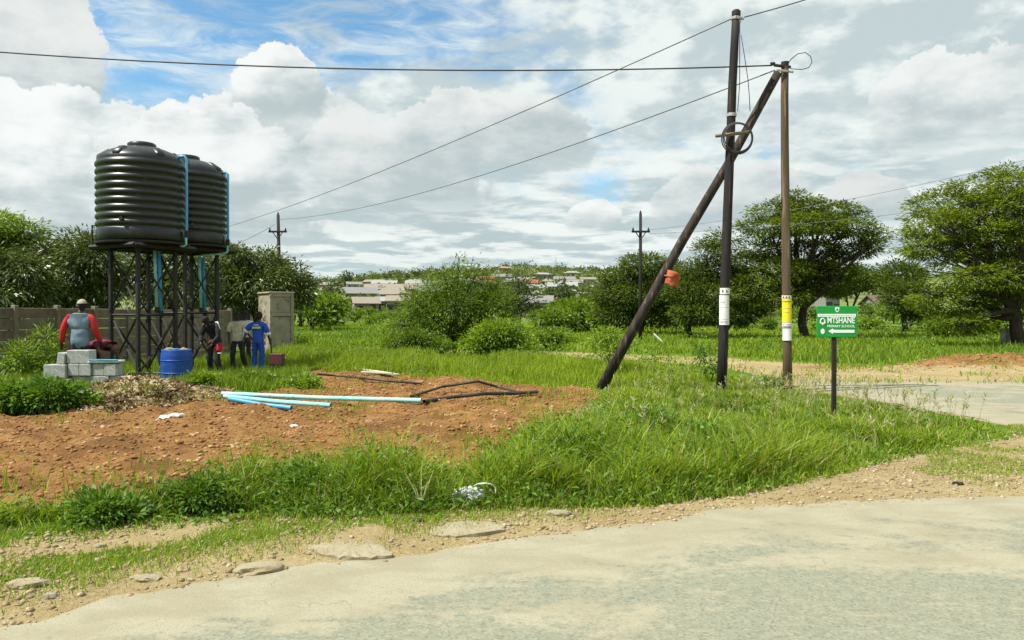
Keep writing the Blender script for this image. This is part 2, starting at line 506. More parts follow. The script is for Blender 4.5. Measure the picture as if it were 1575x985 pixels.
def thing(name, label, cat, loc=(0, 0, 0), rz=0.0, group=None):
    o = bpy.data.objects.new(name, None)
    o.empty_display_size = 0.2
    link(o)
    o.location = loc
    o.rotation_euler = (0, 0, rz)
    return props(o, label, cat, group)


def copy_tree(o, parent=None):
    c = o.copy()
    link(c, parent)
    for ch in list(o.children):
        copy_tree(ch, c)
    return c


class MB:
    """collects shapes, builds ONE mesh object"""
    def __init__(self):
        self.v, self.f, self.mi = [], [], []

    def add(self, verts, faces, mi=0):
        k = len(self.v)
        self.v.extend([tuple(p) for p in verts])
        self.f.extend([tuple(i + k for i in f) for f in faces])
        self.mi.extend([mi] * len(faces))
        return self

    def box(self, c, s, mat=None, mi=0, bev=0.0):
        hx, hy, hz = s[0] / 2, s[1] / 2, s[2] / 2
        if bev <= 0:
            pts = [Vector((x, y, z)) for z in (-hz, hz) for (x, y) in ((-hx, -hy), (hx, -hy), (hx, hy), (-hx, hy))]
            fc = [(0, 3, 2, 1), (4, 5, 6, 7), (0, 1, 5, 4), (1, 2, 6, 5), (2, 3, 7, 6), (3, 0, 4, 7)]
        else:
            b = min(bev, hx * .9, hy * .9, hz * .9)
            rings = [(-hz, b), (-hz + b, 0), (hz - b, 0), (hz, b)]
            pts, fc = [], []
            for (z, i) in rings:
                x, y = hx - i, hy - i
                c8 = [(-x + (b if i == 0 else 0), -y), (x - (b if i == 0 else 0), -y), (x, -y + (b if i == 0 else 0)), (x, y - (b if i == 0 else 0)),
                      (x - (b if i == 0 else 0), y), (-x + (b if i == 0 else 0), y), (-x, y - (b if i == 0 else 0)), (-x, -y + (b if i == 0 else 0))]
                pts += [Vector((a, d, z)) for (a, d) in c8]
            for r in range(3):
                for i in range(8):
                    j = (i + 1) % 8
                    fc.append((r * 8 + i, r * 8 + j, r * 8 + 8 + j, r * 8 + 8 + i))
            fc += [tuple(range(7, -1, -1)), tuple(range(24, 32))]
        if mat is not None:
            pts = [mat @ p for p in pts]
        pts = [p + Vector(c) for p in pts]
        return self.add(pts, fc, mi)

    def tube(self, path, rad, n=8, mi=0, cap=True, squash=1.0):
        path = [Vector(p) for p in path]
        m = len(path)
        if isinstance(rad, (int, float)):
            rad = [rad] * m
        up = Vector((0.0123, 0.031, 1)).normalized()
        pts = []
        last = None
        for i, p in enumerate(path):
            d = (path[min(i + 1, m - 1)] - path[max(i - 1, 0)]).normalized()
            if last is None:
                ref = up if abs(d.dot(up)) < 0.95 else Vector((1, 0, 0))
                a = (ref - d * ref.dot(d)).normalized()
            else:
                a = last - d * last.dot(d)
                a = a.normalized() if a.length > 1e-6 else d.orthogonal().normalized()
            last = a
            b = d.cross(a)
            for k in range(n):
                t = 2 * PI * k / n
                pts.append(p + (a * math.cos(t) + b * math.sin(t) * squash) * rad[i])
        fc = [(i * n + k, i * n + (k + 1) % n, (i + 1) * n + (k + 1) % n, (i + 1) * n + k) for i in range(m - 1) for k in range(n)]
        if cap:
            fc += [tuple(range(n - 1, -1, -1)), tuple(range((m - 1) * n, m * n))]
        return self.add(pts, fc, mi)

    def lathe(self, prof, n=32, c=(0, 0, 0), mi=0, wob=None):
        pts = []
        for (r, z) in prof:
            for k in range(n):
                t = 2 * PI * k / n
                rr = r if wob is None else r + wob(t, z)
                pts.append((c[0] + rr * math.cos(t), c[1] + rr * math.sin(t), c[2] + z))
        m = len(prof)
        fc = [(i * n + k, i * n + (k + 1) % n, (i + 1) * n + (k + 1) % n, (i + 1) * n + k) for i in range(m - 1) for k in range(n)]
        if prof[0][0] > 1e-4:
            fc.append(tuple(range(n - 1, -1, -1)))
        if prof[-1][0] > 1e-4:
            fc.append(tuple(range((m - 1) * n, m * n)))
        return self.add(pts, fc, mi)

    def build(self, name, mats, parent=None, smooth=False, loc=None):
        me = bpy.data.meshes.new(name)
        me.from_pydata(self.v, [], self.f)
        if not isinstance(mats, (list, tuple)):
            mats = [mats]
        for m in mats:
            me.materials.append(m)
        if len(mats) > 1:
            me.polygons.foreach_set('material_index', self.mi)
        if smooth:
            me.polygons.foreach_set('use_smooth', [True] * len(me.polygons))
        me.update()
        o = bpy.data.objects.new(name, me)
        link(o, parent)
        if loc is not None:
            o.location = loc
        return o


def bar(a, b, w, h=None):
    """square bar between two points as (verts, faces)"""
    m = MB()
    m.tube([a, b], [w * 0.7071] * 2, 4)
    return m


def smooth_by_angle(o, deg=40):
    me = o.data
    bm = bmesh.new()
    bm.from_mesh(me)
    lim = R(deg)
    for f in bm.faces:
        f.smooth = True
    for e in bm.edges:
        e.smooth = not (len(e.link_faces) == 2 and e.calc_face_angle(0) > lim)
    bm.to_mesh(me)
    bm.free()


def raw_mesh(name, verts, idx, total, mat, attrs=None, parent=None, smooth=False):
    """numpy arrays -> mesh object. idx: flat loop vertex indices; total: loops per face"""
    me = bpy.data.meshes.new(name)
    nv = len(verts)
    me.vertices.add(nv)
    me.vertices.foreach_set('co', np.ascontiguousarray(verts, dtype=np.float32).ravel())
    me.loops.add(len(idx))
    me.loops.foreach_set('vertex_index', np.ascontiguousarray(idx, dtype=np.int32))
    me.polygons.add(len(total))
    starts = np.concatenate([[0], np.cumsum(total)[:-1]]).astype(np.int32)
    me.polygons.foreach_set('loop_start', starts)
    me.polygons.foreach_set('loop_total', np.ascontiguousarray(total, dtype=np.int32))
    if smooth:
        me.polygons.foreach_set('use_smooth', np.ones(len(total), dtype=bool))
    me.update(calc_edges=True)
    for k, a in (attrs or {}).items():
        at = me.attributes.new(k, 'FLOAT', 'POINT')
        at.data.foreach_set('value', np.ascontiguousarray(a, dtype=np.float32))
    me.materials.append(mat)
    o = bpy.data.objects.new(name, me)
    link(o, parent)
    return o


# ------------------------------------------------------------------ numpy noise and polygons
_T = np.random.default_rng(99).random((256, 256))


def vnoise(x, y):
    xi, yi = np.floor(x).astype(np.int64), np.floor(y).astype(np.int64)
    fx, fy = x - xi, y - yi
    fx, fy = fx * fx * (3 - 2 * fx), fy * fy * (3 - 2 * fy)
    a, b = _T[xi & 255, yi & 255], _T[(xi + 1) & 255, yi & 255]
    c, d = _T[xi & 255, (yi + 1) & 255], _T[(xi + 1) & 255, (yi + 1) & 255]
    return (a * (1 - fx) + b * fx) * (1 - fy) + (c * (1 - fx) + d * fx) * fy


def fbm(x, y, oct=4):
    s, a, t = 0.0, 1.0, 0.0
    for i in range(oct):
        s = s + a * vnoise(x * 2 ** i + 17.3 * i, y * 2 ** i + 5.7 * i)
        t += a
        a *= 0.5
    return s / t


def sd_poly(poly, x, y):
    """signed distance to a polygon, negative inside"""
    P = np.asarray(poly, dtype=float)
    d = np.full(np.shape(x), 1e18)
    s = np.ones(np.shape(x))
    n = len(P)
    for i in range(n):
        a, b = P[i], P[i - 1]
        ex, ey = b[0] - a[0], b[1] - a[1]
        wx, wy = x - a[0], y - a[1]
        h = np.clip((wx * ex + wy * ey) / max(ex * ex + ey * ey, 1e-9), 0, 1)
        bx, by = wx - ex * h, wy - ey * h
        d = np.minimum(d, bx * bx + by * by)
        c1, c2, c3 = y >= a[1], y < b[1], ex * wy > ey * wx
        flip = (c1 & c2 & c3) | (~c1 & ~c2 & ~c3)
        s = np.where(flip, -s, s)
    return s * np.sqrt(d)


def sm(v, lo, hi):
    t = np.clip((v - lo) / (hi - lo), 0, 1)
    return t * t * (3 - 2 * t)


def gxy(px, py):
    """photo pixel -> point of the flat ground"""
    y = EYE * FPX / (py - HOR)
    return ((px - 787.5) / FPX * y, y)


def W(px, py, y):
    """photo pixel at a known distance -> point in space"""
    return Vector(((px - 787.5) / FPX * y, y, EYE + (HOR - py) / FPX * y))


# ------------------------------------------------------------------ layout of the ground (metres)
ROAD_EDGE = [(-60, -17), (-25, -4.2), (-12, 0.7), (-6, 3.0), (-3.3, 3.92), (-2.75, 4.10), (-2.45, 4.20), (-2.28, 4.52), (-1.81, 4.80), (-1.57, 5.0), (-1.22, 5.2),
             (-0.80, 5.32), (-0.39, 5.5), (0.34, 5.87), (1.05, 6.10), (1.67, 6.56), (2.86, 6.88), (4.5, 7.06), (7.2, 7.5), (12, 8.2), (30, 12), (70, 22)]
GRASS_FRONT = [gxy(*p) for p in [(-260, 850), (0, 838), (100, 828), (250, 808), (400, 803), (560, 803), (640, 797), (760, 787), (880, 784), (1000, 779),
                                 (1100, 769), (1230, 746), (1330, 718), (1400, 700), (1480, 690), (1545, 680), (1520, 655), (1470, 643), (1380, 626),
                                 (1300, 612), (1200, 601), (1100, 590), (1000, 580), (940, 588), (925, 608), (900, 640), (810, 668), (775, 690),
                                 (735, 730), (640, 745), (560, 738), (450, 738), (380, 748), (280, 775), (150, 792), (0, 802), (-260, 812)]]
DIRT = [gxy(*p) for p in [(-300, 680), (0, 648), (60, 646), (120, 644), (180, 628), (340, 618), (420, 606), (450, 585), (480, 571), (580, 573), (640, 579), (740, 588),
                          (840, 597), (915, 602), (925, 608), (890, 640), (815, 664), (770, 690), (735, 730), (640, 747), (560, 740), (450, 740), (380, 750),
                          (280, 778), (150, 795), (0, 806), (-300, 816)]]
SIDE_NEAR = [(90, 12), (40, 9.6), (16, 8.9), (10.5, 9.2), (8.2, 10.2), (7.3, 11.6), (7.05, 13.2), (6.8, 15.2), (6.7, 16.9), (6.7, 18.2), (6.8, 19.0)]
SIDE_FAR = [(90, 26), (40, 21.5), (20, 19.6), (14, 19.2), (12.2, 19.2), (10.5, 19.2), (9.0, 19.2), (8.2, 19.25), (7.6, 19.3), (7.2, 19.3), (6.9, 19.3)]
SIDE_POLY = SIDE_NEAR + SIDE_FAR[::-1]
TRACK = [(6.5, 21.5), (6.9, 18.9), (13, 18.6), (30, 19), (60, 22), (60, 32), (24, 26.5), (16, 24.8), (13.5, 24.3), (10.8, 25.0), (9.4, 27.0), (7.6, 30.6), (5.2, 32.6), (2.7, 34), (-2, 36.6),
         (-7.5, 40), (-11, 42.5), (-18, 47), (-18, 44), (-11, 39.6), (-6.5, 36.4), (-2, 33.2), (2.4, 29.8), (4.9, 27.4), (6.3, 24.6)]
VERGE = [gxy(*p) for p in [(-400, 848), (0, 836), (100, 828), (250, 808), (400, 802), (560, 802), (640, 796), (760, 786), (880, 783), (1000, 778), (1100, 768), (1230, 745),
                           (1330, 717), (1400, 700), (1480, 690), (1560, 676)]] + [(7.3, 11.6), (8.2, 10.2), (12, 9), (30, 9.5), (30, 12.1), (12, 8.3), (4.5, 6.6), (1.2, 5.7), (-1, 4.8), (-3.0, 3.9), (-6, 2.5), (-12, 0)]
HEAP = (15.4, 24.6)
MOUND = (-6.85, 14.7)

re_x = np.array([p[0] for p in ROAD_EDGE], float)
re_y = np.array([p[1] for p in ROAD_EDGE], float)


def road_edge_y(x):
    x = np.asarray(x, float)
    near = np.clip(1 - np.abs(x) / 14, 0, 1)
    w = (fbm(x * 1.7 + 3, x * 0 + 8.2, 4) - 0.5) * 0.26 * near + (fbm(x * 7 + 1, x * 0 + 2.2, 4) - 0.5) * 0.17 * near
    return np.interp(x, re_x, re_y) + w


prof_y = [-1e4, 45, 60, 80, 120, 180, 260, 400, 600, 740, 800, 950, 1300, 2500, 9000]
prof_z = [0.0, 0.0, 0.12, 0.55, 1.2, 3.9, 8.2, 16.2, 30.5, 43.5, 44.5, 34.0, 26.0, 20.0, 20.0]
lat_u = [-2, -0.5, -0.26, -0.16, -0.08, 0.0, 0.03, 0.10, 0.25, 0.6, 2]
lat_f = [.6, .72, .76, .86, .92, .97, 1.0, 1.0, 0.95, .84, .7]


def H(x, y):
    """ground height"""
    x = np.asarray(x, float)
    y = np.asarray(y, float)
    z = np.interp(y, prof_y, prof_z)
    u = x / np.maximum(y, 5.0)
    z = z * np.interp(u, lat_u, lat_f)
    z = z + np.exp(-((x - 5) / 22.0) ** 2 - ((y - 745) / 40.0) ** 2) * 3.5
    farw = sm(y, 80, 400)
    z = z + farw * (fbm(x * 0.012, y * 0.012, 4) - 0.5) * 7.0
    d_road = y - road_edge_y(x)                       # > 0 beyond the near road
    d_side = sd_poly(SIDE_POLY, x, y)
    off = np.minimum(d_road, d_side)                  # distance outside any asphalt
    bump = (fbm(x * 0.7, y * 0.7, 4) - 0.5) * 0.10 + (fbm(x * 4, y * 4, 3) - 0.5) * 0.030
    bump = bump * (1 - 0.85 * sm(y, 15.5, 17.5) * sm(x, -4.0, -5.5))
    dirt = sm(-sd_poly(DIRT, x, y), -0.15, 0.25)
    bump = bump + dirt * (0.05 + (fbm(x * 2.6 + 9, y * 2.6, 4) - 0.5) * 0.22)
    bump = bump + 0.35 * np.exp(-((x - MOUND[0]) / 1.0) ** 2 - ((y - MOUND[1]) / 1.5) ** 2)
    bump = bump + 0.42 * np.exp(-((x - HEAP[0]) / 3.0) ** 4 - ((y - HEAP[1]) / 1.1) ** 2)
    bump = bump * sm(off, 0.05, 0.9) + 0.022 * sm(off, -0.02, 0.35) * (1 - sm(y, 14.5, 17.0))
    near = sm(np.hypot(x, y), 90, 50)
    return z + np.where(off > -0.06, bump * near + 0.002, -0.008)


def hz(x, y):
    return float(H(np.array([x], float), np.array([y], float))[0])


def GP(px, py, dz=0.0):
    """where the sight line through a photo pixel meets the real ground"""
    y = EYE * FPX / (py - HOR)
    for _ in range(14):
        x = (px - 787.5) / FPX * y
        y += 0.6 * ((EYE - hz(x, y)) * FPX / (py - HOR) - y)
    x = (px - 787.5) / FPX * y
    return Vector((x, y, hz(x, y) + dz))


# ------------------------------------------------------------------ ground sheet
def lines(spans):
    out = []
    for (a, b, step) in spans:
        n = max(1, int(round((b - a) / step)))
        out += list(np.linspace(a, b, n, endpoint=False))
    return out


def growing(a, b, first, ratio):
    out, v, s = [], a, first
    while v < b:
        out.append(v)
        v += s
        s *= ratio
    out.append(b)
    return out


def build_ground():
    ys = lines([(-6, 3.6, 0.6), (3.6, 9, 0.045), (9, 18, 0.085), (18, 36, 0.2), (36, 60, 0.6)]) + growing(60, 9000, 1.5, 1.045)
    ys = [-9000, -2000, -500, -120, -40, -15] + ys
    xp = lines([(0, 9, 0.075), (9, 16, 0.16)]) + growing(16, 9000, 0.45, 1.06)
    xs = [-v for v in xp[:0:-1]] + xp
    X, Y = np.meshgrid(np.array(xs), np.array(ys))
    x, y = X.ravel(), Y.ravel()
    z = H(x, y)
    nx, ny = len(xs), len(ys)
    i = np.arange((ny - 1) * nx).reshape(ny - 1, nx)[:, :-1].ravel()
    idx = np.stack([i, i + 1, i + nx + 1, i + nx], 1).ravel()
    dirt = sm(-sd_poly(DIRT, x, y), -0.25, 0.35)
    dirt = np.maximum(dirt, 0.72 * np.exp(-((x - HEAP[0]) / 4.2) ** 4 - ((y - HEAP[1]) / 1.5) ** 4))
    dirt = np.maximum(dirt, 0.62 * np.exp(-((x - 9.6) / 2.2) ** 2 - ((y - 24.8) / 1.6) ** 2))
    dirt = np.maximum(dirt, 0.45 * np.exp(-((x + 8) / 3.0) ** 2 - ((y - 19) / 2.2) ** 2))
    sand = sm(-sd_poly(VERGE, x, y), -0.12, 0.25)
    # grass creeps into the verge, more on the left
    creep = fbm(x * 1.6 + 31, y * 1.6, 4)
    up = sm(y - road_edge_y(x), 0.25, 1.1)
    sand = sand * (1 - 0.85 * sm(creep + .11 * sm(x, 1.5, -1), 0.44, 0.56) * up * (0.55 + 0.45 * sm(x, 4.5, 0.5)))
    sand = np.maximum(sand, sm(-sd_poly(TRACK, x, y), -0.5, 0.6))
    dr = y - road_edge_y(x)
    sand = np.maximum(sand, sm(dr, 0.35, 0.15))
    sand = np.maximum(sand, sm(sd_poly(SIDE_POLY, x, y), 0.5, 0.1))
    bare = 0.62 * sm(-sd_poly(GRASS_FRONT, x, y), -.2, .2) * sm(fbm(x * 1.7 + 3.0, y * 1.7 + 2.1, 3), .42, .32) + 0.55 * sm(fbm(x * 0.25 + 5, y * 0.25, 4), 0.52, 0.72) * sm(y, 24, 34)
    o = raw_mesh('ground', np.stack([x, y, z], 1), idx, np.full(len(i), 4), M['ground'],
                 {'dirtm': dirt, 'sandm': sand, 'bare': bare}, smooth=True)
    props(o, kind='structure')


build_ground()


def loft(name, A, B, rows, edge):
    """sheet between two curves with the same number of points"""
    A, B = np.asarray(A, float), np.asarray(B, float)
    n, m = len(A), len(rows)
    V = np.concatenate([A * (1 - t) + B * t for t in rows])
    V = np.concatenate([V, np.full((len(V), 1), 0.004)], 1)
    i = np.arange((m - 1) * n).reshape(m - 1, n)[:, :-1].ravel()
    idx = np.stack([i, i + 1, i + n + 1, i + n], 1).ravel()
    o = raw_mesh(name, V, idx, np.full(len(i), 4), M['road'], {'edge': edge(V[:, 0], V[:, 1])})
    return props(o, kind='structure')


def build_roads():
    xs = np.concatenate([np.linspace(-60, -6, 60, endpoint=False), np.linspace(-6, 8, 420, endpoint=False), np.linspace(8, 70, 60)])
    A = np.stack([xs, road_edge_y(xs)], 1)
    B = A + np.array([2.6, -7.0])
    B[:, 1] = np.interp(B[:, 0], xs, np.interp(xs, re_x, re_y)) - 7.5
    rows = [0, .01, .03, .07, .13, .22, .35, .55, .8, 1.0]
    loft('road', B, A, [1 - r for r in rows][::-1], lambda x, y: np.maximum(0, road_edge_y(x) - y))
    t = np.linspace(0, 1, 160)

    def res(C):
        C = np.asarray(C, float)
        s = np.linspace(0, 1, len(C))
        return np.stack([np.interp(t, s, C[:, 0]), np.interp(t, s, C[:, 1])], 1)
    A, B = res(SIDE_NEAR), res(SIDE_FAR)
    A[:, 0] += (fbm(t * 60, t * 0 + 4, 3) - .5) * .3
    B[:, 1] += (fbm(t * 60, t * 0 + 9, 3) - .5) * .3
    loft('side_road', B, A, np.linspace(0, 1, 9), lambda x, y: np.maximum(0, -sd_poly(SIDE_POLY, x, y)) * 0.7)


build_roads()


# ------------------------------------------------------------------ grass, pebbles, clods
def unit(v):
    return v / np.maximum(np.linalg.norm(v, axis=1, keepdims=True), 1e-9)


def leaf_cloud(name, C, D, L, Wd, mat, tint, parent=None, fold=0.25):
    """one folded diamond per leaf. C bases, D directions"""
    n = len(C)
    r = RNG
    D = unit(D)
    ref = unit(r.normal(size=(n, 3)) * 0.6 + np.array([0, 0, 1.0]))
    S = unit(np.cross(D, ref))
    Nn = np.cross(S, D)
    L = np.broadcast_to(np.asarray(L, float), (n,))[:, None]
    Wd = np.broadcast_to(np.asarray(Wd, float), (n,))[:, None]
    V = np.zeros((n, 4, 3))
    V[:, 0] = C
    V[:, 1] = C + D * L * 0.45 - S * Wd * 0.5 + Nn * Wd * fold
    V[:, 2] = C + D * L - np.array([0, 0, 1.0]) * L * 0.12
    V[:, 3] = C + D * L * 0.45 + S * Wd * 0.5 + Nn * Wd * fold
    idx = np.arange(n * 4)
    return raw_mesh(name, V.reshape(-1, 3), idx, np.full(n, 4), mat, {'tint': np.repeat(np.clip(tint, 0, 1), 4)}, parent)


def grass(name, x, y, h, w, mat, seg=3, bend=0.5, tint=None, label=None, dz=0.0):
    n = len(x)
    z = H(x, y) - 0.01 + dz
    yaw = RNG.random(n) * 2 * PI
    la = RNG.random(n) * 2 * PI
    lean = np.stack([np.cos(la), np.sin(la)], 1) * (RNG.random(n) ** 0.7 * bend)[:, None] + np.array([0.03, 0.01])
    side = np.stack([np.cos(yaw), np.sin(yaw)], 1)
    V = np.zeros((n, 2 * seg + 1, 3))
    for k in range(seg + 1):
        t = k / seg
        px = x + lean[:, 0] * h * t ** 1.7
        py = y + lean[:, 1] * h * t ** 1.7
        pz = z + h * (t - 0.28 * np.hypot(lean[:, 0], lean[:, 1]) * t * t)
        if k < seg:
            hw = w * (1 - t ** 1.6) * 0.5
            V[:, 2 * k] = np.stack([px - side[:, 0] * hw, py - side[:, 1] * hw, pz], 1)
            V[:, 2 * k + 1] = np.stack([px + side[:, 0] * hw, py + side[:, 1] * hw, pz], 1)
        else:
            V[:, 2 * k] = np.stack([px, py, pz], 1)
    pat, tot = [], []
    for k in range(seg - 1):
        pat += [2 * k, 2 * k + 1, 2 * k + 3, 2 * k + 2]
        tot.append(4)
    pat += [2 * seg - 2, 2 * seg - 1, 2 * seg]
    tot.append(3)
    m = 2 * seg + 1
    idx = (np.arange(n)[:, None] * m + np.array(pat)[None]).ravel()
    if tint is None:
        tint = RNG.random(n)
    o = raw_mesh(name, V.reshape(-1, 3), idx, np.tile(tot, n), mat, {'tint': np.repeat(tint, m)})
    return props(o, label, kind='stuff')


def scatter(poly, density, seed=0):
    P = np.asarray(poly)
    x0, y0, x1, y1 = P[:, 0].min(), P[:, 1].min(), P[:, 0].max(), P[:, 1].max()
    x0, x1 = max(x0, -40), min(x1, 40)
    n = int((x1 - x0) * (y1 - y0) * density)
    r = np.random.default_rng(seed)
    x, y = x0 + r.random(n) * (x1 - x0), y0 + r.random(n) * (y1 - y0)
    return x, y, sd_poly(poly, x, y)


def in_view(x, y, m=1.5):
    return np.abs(x) < 0.66 * y + m


def clumpy(x, y, s=1.0, o=0.0):
    return fbm(x * s + o, y * s + o * 0.7, 3)


def build_grass():
    # tall grass on the island and the strip along the road
    x, y, sd = scatter(GRASS_FRONT, 3600, 1)
    cl = clumpy(x, y, 1.7, 3.0)
    cl2 = clumpy(x, y, 0.55, 11.0)
    keep = (sd < 0.10 - 0.3 * (cl - 0.5) - 1.3 * np.minimum(cl - .42, 0.15) * (sd_poly(DIRT, x, y) < .9)) & in_view(x, y)
    dens = np.clip(0.10 + 2.2 * (cl - 0.30), np.interp(y, [6, 7], [.22, .05]), 1.0) * np.interp(y, [5, 8, 12, 20], [1.0, 0.9, 0.55, 0.34])
    keep &= RNG.random(len(x)) < dens
    x, y, sd, cl, cl2 = x[keep], y[keep], sd[keep], cl[keep], cl2[keep]
    edge = sm(-sd, -0.05, 0.45)
    left = sm(x, -3.2, -0.8)
    h = (0.09 + 0.29 * edge * (0.45 + 0.75 * sm(cl, 0.3, 0.65))) * (0.72 + 0.28 * left) * (0.6 + 0.75 * RNG.random(len(x)))
    h *= np.interp(y, [5, 7, 9, 10.3, 11.5, 18], [0.85, 1.02, 0.95, 0.62, 0.42, 0.40]) * np.interp(x, [1, 3, 5.5, 7], [1, .88, .72, .6])
    h *= np.where(RNG.random(len(x)) < .06, 1.5, 1.0)
    w = np.interp(y, [5, 9, 18], [0.011, 0.015, 0.026]) * (0.7 + 0.6 * RNG.random(len(x)))
    tint = np.clip(-0.12 + 0.95 * cl2 + 0.80 * (RNG.random(len(x)) - 0.38) + 0.25 * (h / 0.5 - .5) + 0.10 * sm(x, -.5, 1.5), 0, 0.90)
    tint = np.where(RNG.random(len(x)) < 0.055, 1.0, tint)
    grass('grass', x, y, h, w, M['grass'], 3, 1.05, tint)
    # small broad leaves mixed through the front of the tall grass
    k = (RNG.random(len(x)) < 0.38 * sm(x, 3.0, 0.5) + .06) & (y < 14) & (cl > .38)
    C = np.stack([x[k], y[k], H(x[k], y[k]) + h[k] * (0.15 + 0.75 * RNG.random(k.sum()))], 1)
    o = leaf_cloud('weeds', C, RNG.normal(size=C.shape) * [1, 1, .45] + [0, 0, .3], .03 + .06 * RNG.random(k.sum()), .014 + .022 * RNG.random(k.sum()), M['weed'], np.clip(.1 + .9 * RNG.random(k.sum()), 0, 1))
    props(o, kind='stuff')
    # bright field behind the dug soil
    F = [(-9, 22), (-6.5, 24.0), (-5.6, 22.6), (-3, 20.8), (-0.4, 19.2), (1.2, 17.6), (2.2, 17.2), (6.3, 18.2), (6.5, 21.5), (6.1, 24.6), (4.8, 27.2), (2.3, 29.6), (-2, 33.2), (-6.5, 36.4), (-11.5, 39.5), (-10.4, 33), (-9.2, 27)]
    x, y, sd = scatter(F, 900, 2)
    cl, cl2 = clumpy(x, y, 0.9, 21.0), clumpy(x, y, 0.3, 4.0)
    keep = (sd < 0.1) & (RNG.random(len(x)) < np.clip(0.35 + 1.3 * (cl - .3), .1, 1) * np.interp(y, [17, 40], [1, .45]))
    x, y, sd, cl, cl2 = x[keep], y[keep], sd[keep], cl[keep], cl2[keep]
    h = (0.10 + 0.22 * sm(-sd, 0, 1.0) * (0.3 + 1.4 * sm(cl, .3, .7))) * (0.5 + 0.9 * RNG.random(len(x)))
    h *= 0.22 + 0.78 * sm(sd_poly(TRACK, x, y), 0.4, 5.0)
    w = np.interp(y, [17, 40], [0.022, 0.045])
    tint = np.clip(0.05 + 0.95 * cl2 + 0.7 * (RNG.random(len(x)) - .4), 0, .9)
    tint = np.where(RNG.random(len(x)) < 0.02, 1.0, tint)
    grass('grass', x, y, h, w, M['grass_far'], 2, 0.6, tint)
    # leafy weeds dotted through the fields
    for P, dn, sd0 in ((F, 0.75, 31), ([(-14, 42), (-6, 41.5), (3, 35.5), (9, 29.5), (22, 29), (34, 32), (36, 60), (-20, 66)], 0.22, 32)):
        wx, wy, wsd = scatter(P, dn, sd0)
        kk = (wsd < -.3) & (sd_poly(TRACK, wx, wy) > 1.2) & (clumpy(wx, wy, .5, 33.0) > .47)
        wx, wy = wx[kk], wy[kk]
        m = 46
        sz = np.repeat((.10 + .22 * RNG.random(len(wx)) ** 2) * np.interp(wy, [18, 60], [1, 2.0]), m)
        C = np.stack([np.repeat(wx, m), np.repeat(wy, m), np.repeat(H(wx, wy), m) + sz * .9], 1) + RNG.normal(size=(len(sz), 3)) * sz[:, None] * [1.1, 1.1, .55]
        o = leaf_cloud('weeds', C, RNG.normal(size=C.shape) + [0, 0, .3], np.repeat(np.interp(wy, [18, 60], [.09, .2]), m), np.repeat(np.interp(wy, [18, 60], [.04, .09]), m), M['weed'], np.clip(.65 * np.repeat(RNG.random(len(wx)), m) + .4 * RNG.random(len(sz)), 0, 1))
        props(o, kind='stuff')
    # left side round the blocks, the tanks and the wall
    L = [(-13.2, 20), (-12, 11.2), (-7.6, 11.2), (-7.9, 12.6), (-8.6, 15.6), (-8.9, 17.6), (-6.6, 17.6), (-5.2, 16.4), (-4.6, 17.4), (-5.0, 19.5), (-6.2, 23.4), (-9.6, 28), (-12.5, 26)]
    x, y, sd = scatter(L, 1000, 3)
    cl = clumpy(x, y, 1.1, 8.0)
    tanks = np.hypot(x + 9.4, (y - 21.6) * .7) < 1.5
    keep = (sd < 0.05) & in_view(x, y, 1) & (RNG.random(len(x)) < np.clip(1.9 * (cl - 0.28), 0, 1)) & (~tanks | (RNG.random(len(x)) < .15))
    x, y, cl = x[keep], y[keep], cl[keep]
    h = (0.12 + 0.30 * cl) * (0.5 + 0.8 * RNG.random(len(x)))
    grass('grass', x, y, h, np.full(len(x), 0.020), M['grass'], 2, 0.6, np.clip(0.30 + 0.6 * (RNG.random(len(x)) - .2), 0, .9))
    # short grass creeping over the verge
    x, y, sd = scatter(VERGE, 5200, 4)
    creep = fbm(x * 1.6 + 31, y * 1.6, 4)
    up = sm(y - road_edge_y(x), 0.05, 0.7)
    pr = sm(creep + .11 * sm(x, 1.5, -1), 0.42, 0.56) * up * np.interp(x, [0.5, 2.5, 5, 7], [1, .85, .85, .8])
    keep = (sd < 0.1) & in_view(x, y) & (RNG.random(len(x)) < pr) & (y > road_edge_y(x) + .04)
    x, y = x[keep], y[keep]
    h = 0.018 + 0.055 * RNG.random(len(x)) ** 1.8
    grass('grass', x, y, h, np.full(len(x), 0.008), M['grass'], 2, 1.0, np.clip(0.25 + 0.9 * RNG.random(len(x)), 0, 1))
    # fields beyond the track
    Fr = [(-30, 47), (-16, 46.5), (-6.5, 40.5), (3, 34.6), (8, 31), (9.8, 27.2), (11.5, 25.6), (14, 25.6), (22, 27.2), (38, 30), (40, 62), (20, 78), (-20, 84), (-34, 70)]
    x, y, sd = scatter(Fr, 42, 5)
    cl, cl2 = clumpy(x, y, 0.35, 2.0), clumpy(x, y, 0.12, 9.0)
    keep = (sd < 0) & in_view(x, y, 2)
    x, y, cl, cl2 = x[keep], y[keep], cl[keep], cl2[keep]
    h = (0.14 + 0.40 * cl) * (0.5 + 0.8 * RNG.random(len(x)))
    w = np.interp(y, [25, 80], [0.045, 0.14])
    tint = np.clip(-0.05 + 1.0 * cl2 + 0.6 * (RNG.random(len(x)) - .4), 0, .9)
    grass('grass', x, y, h, w, M['grass_far'], 2, 0.7, tint)
    # tufts on the track and on the spoil heap
    x, y, sd = scatter(TRACK, 60, 14)
    cl = clumpy(x, y, 0.8, 17.0)
    keep = (sd < 0.2) & in_view(x, y) & (RNG.random(len(x)) < sm(cl, .52, .68) * .8 + .6 * sm(sd, -1.2, 0))
    x, y = x[keep], y[keep]
    grass('grass', x, y, 0.06 + .16 * RNG.random(len(x)), np.full(len(x), .03), M['grass_far'], 2, .9, np.clip(.2 + .75 * RNG.random(len(x)), 0, .97))
    # a few blades over the soil
    x, y, sd = scatter(DIRT, 240, 6)
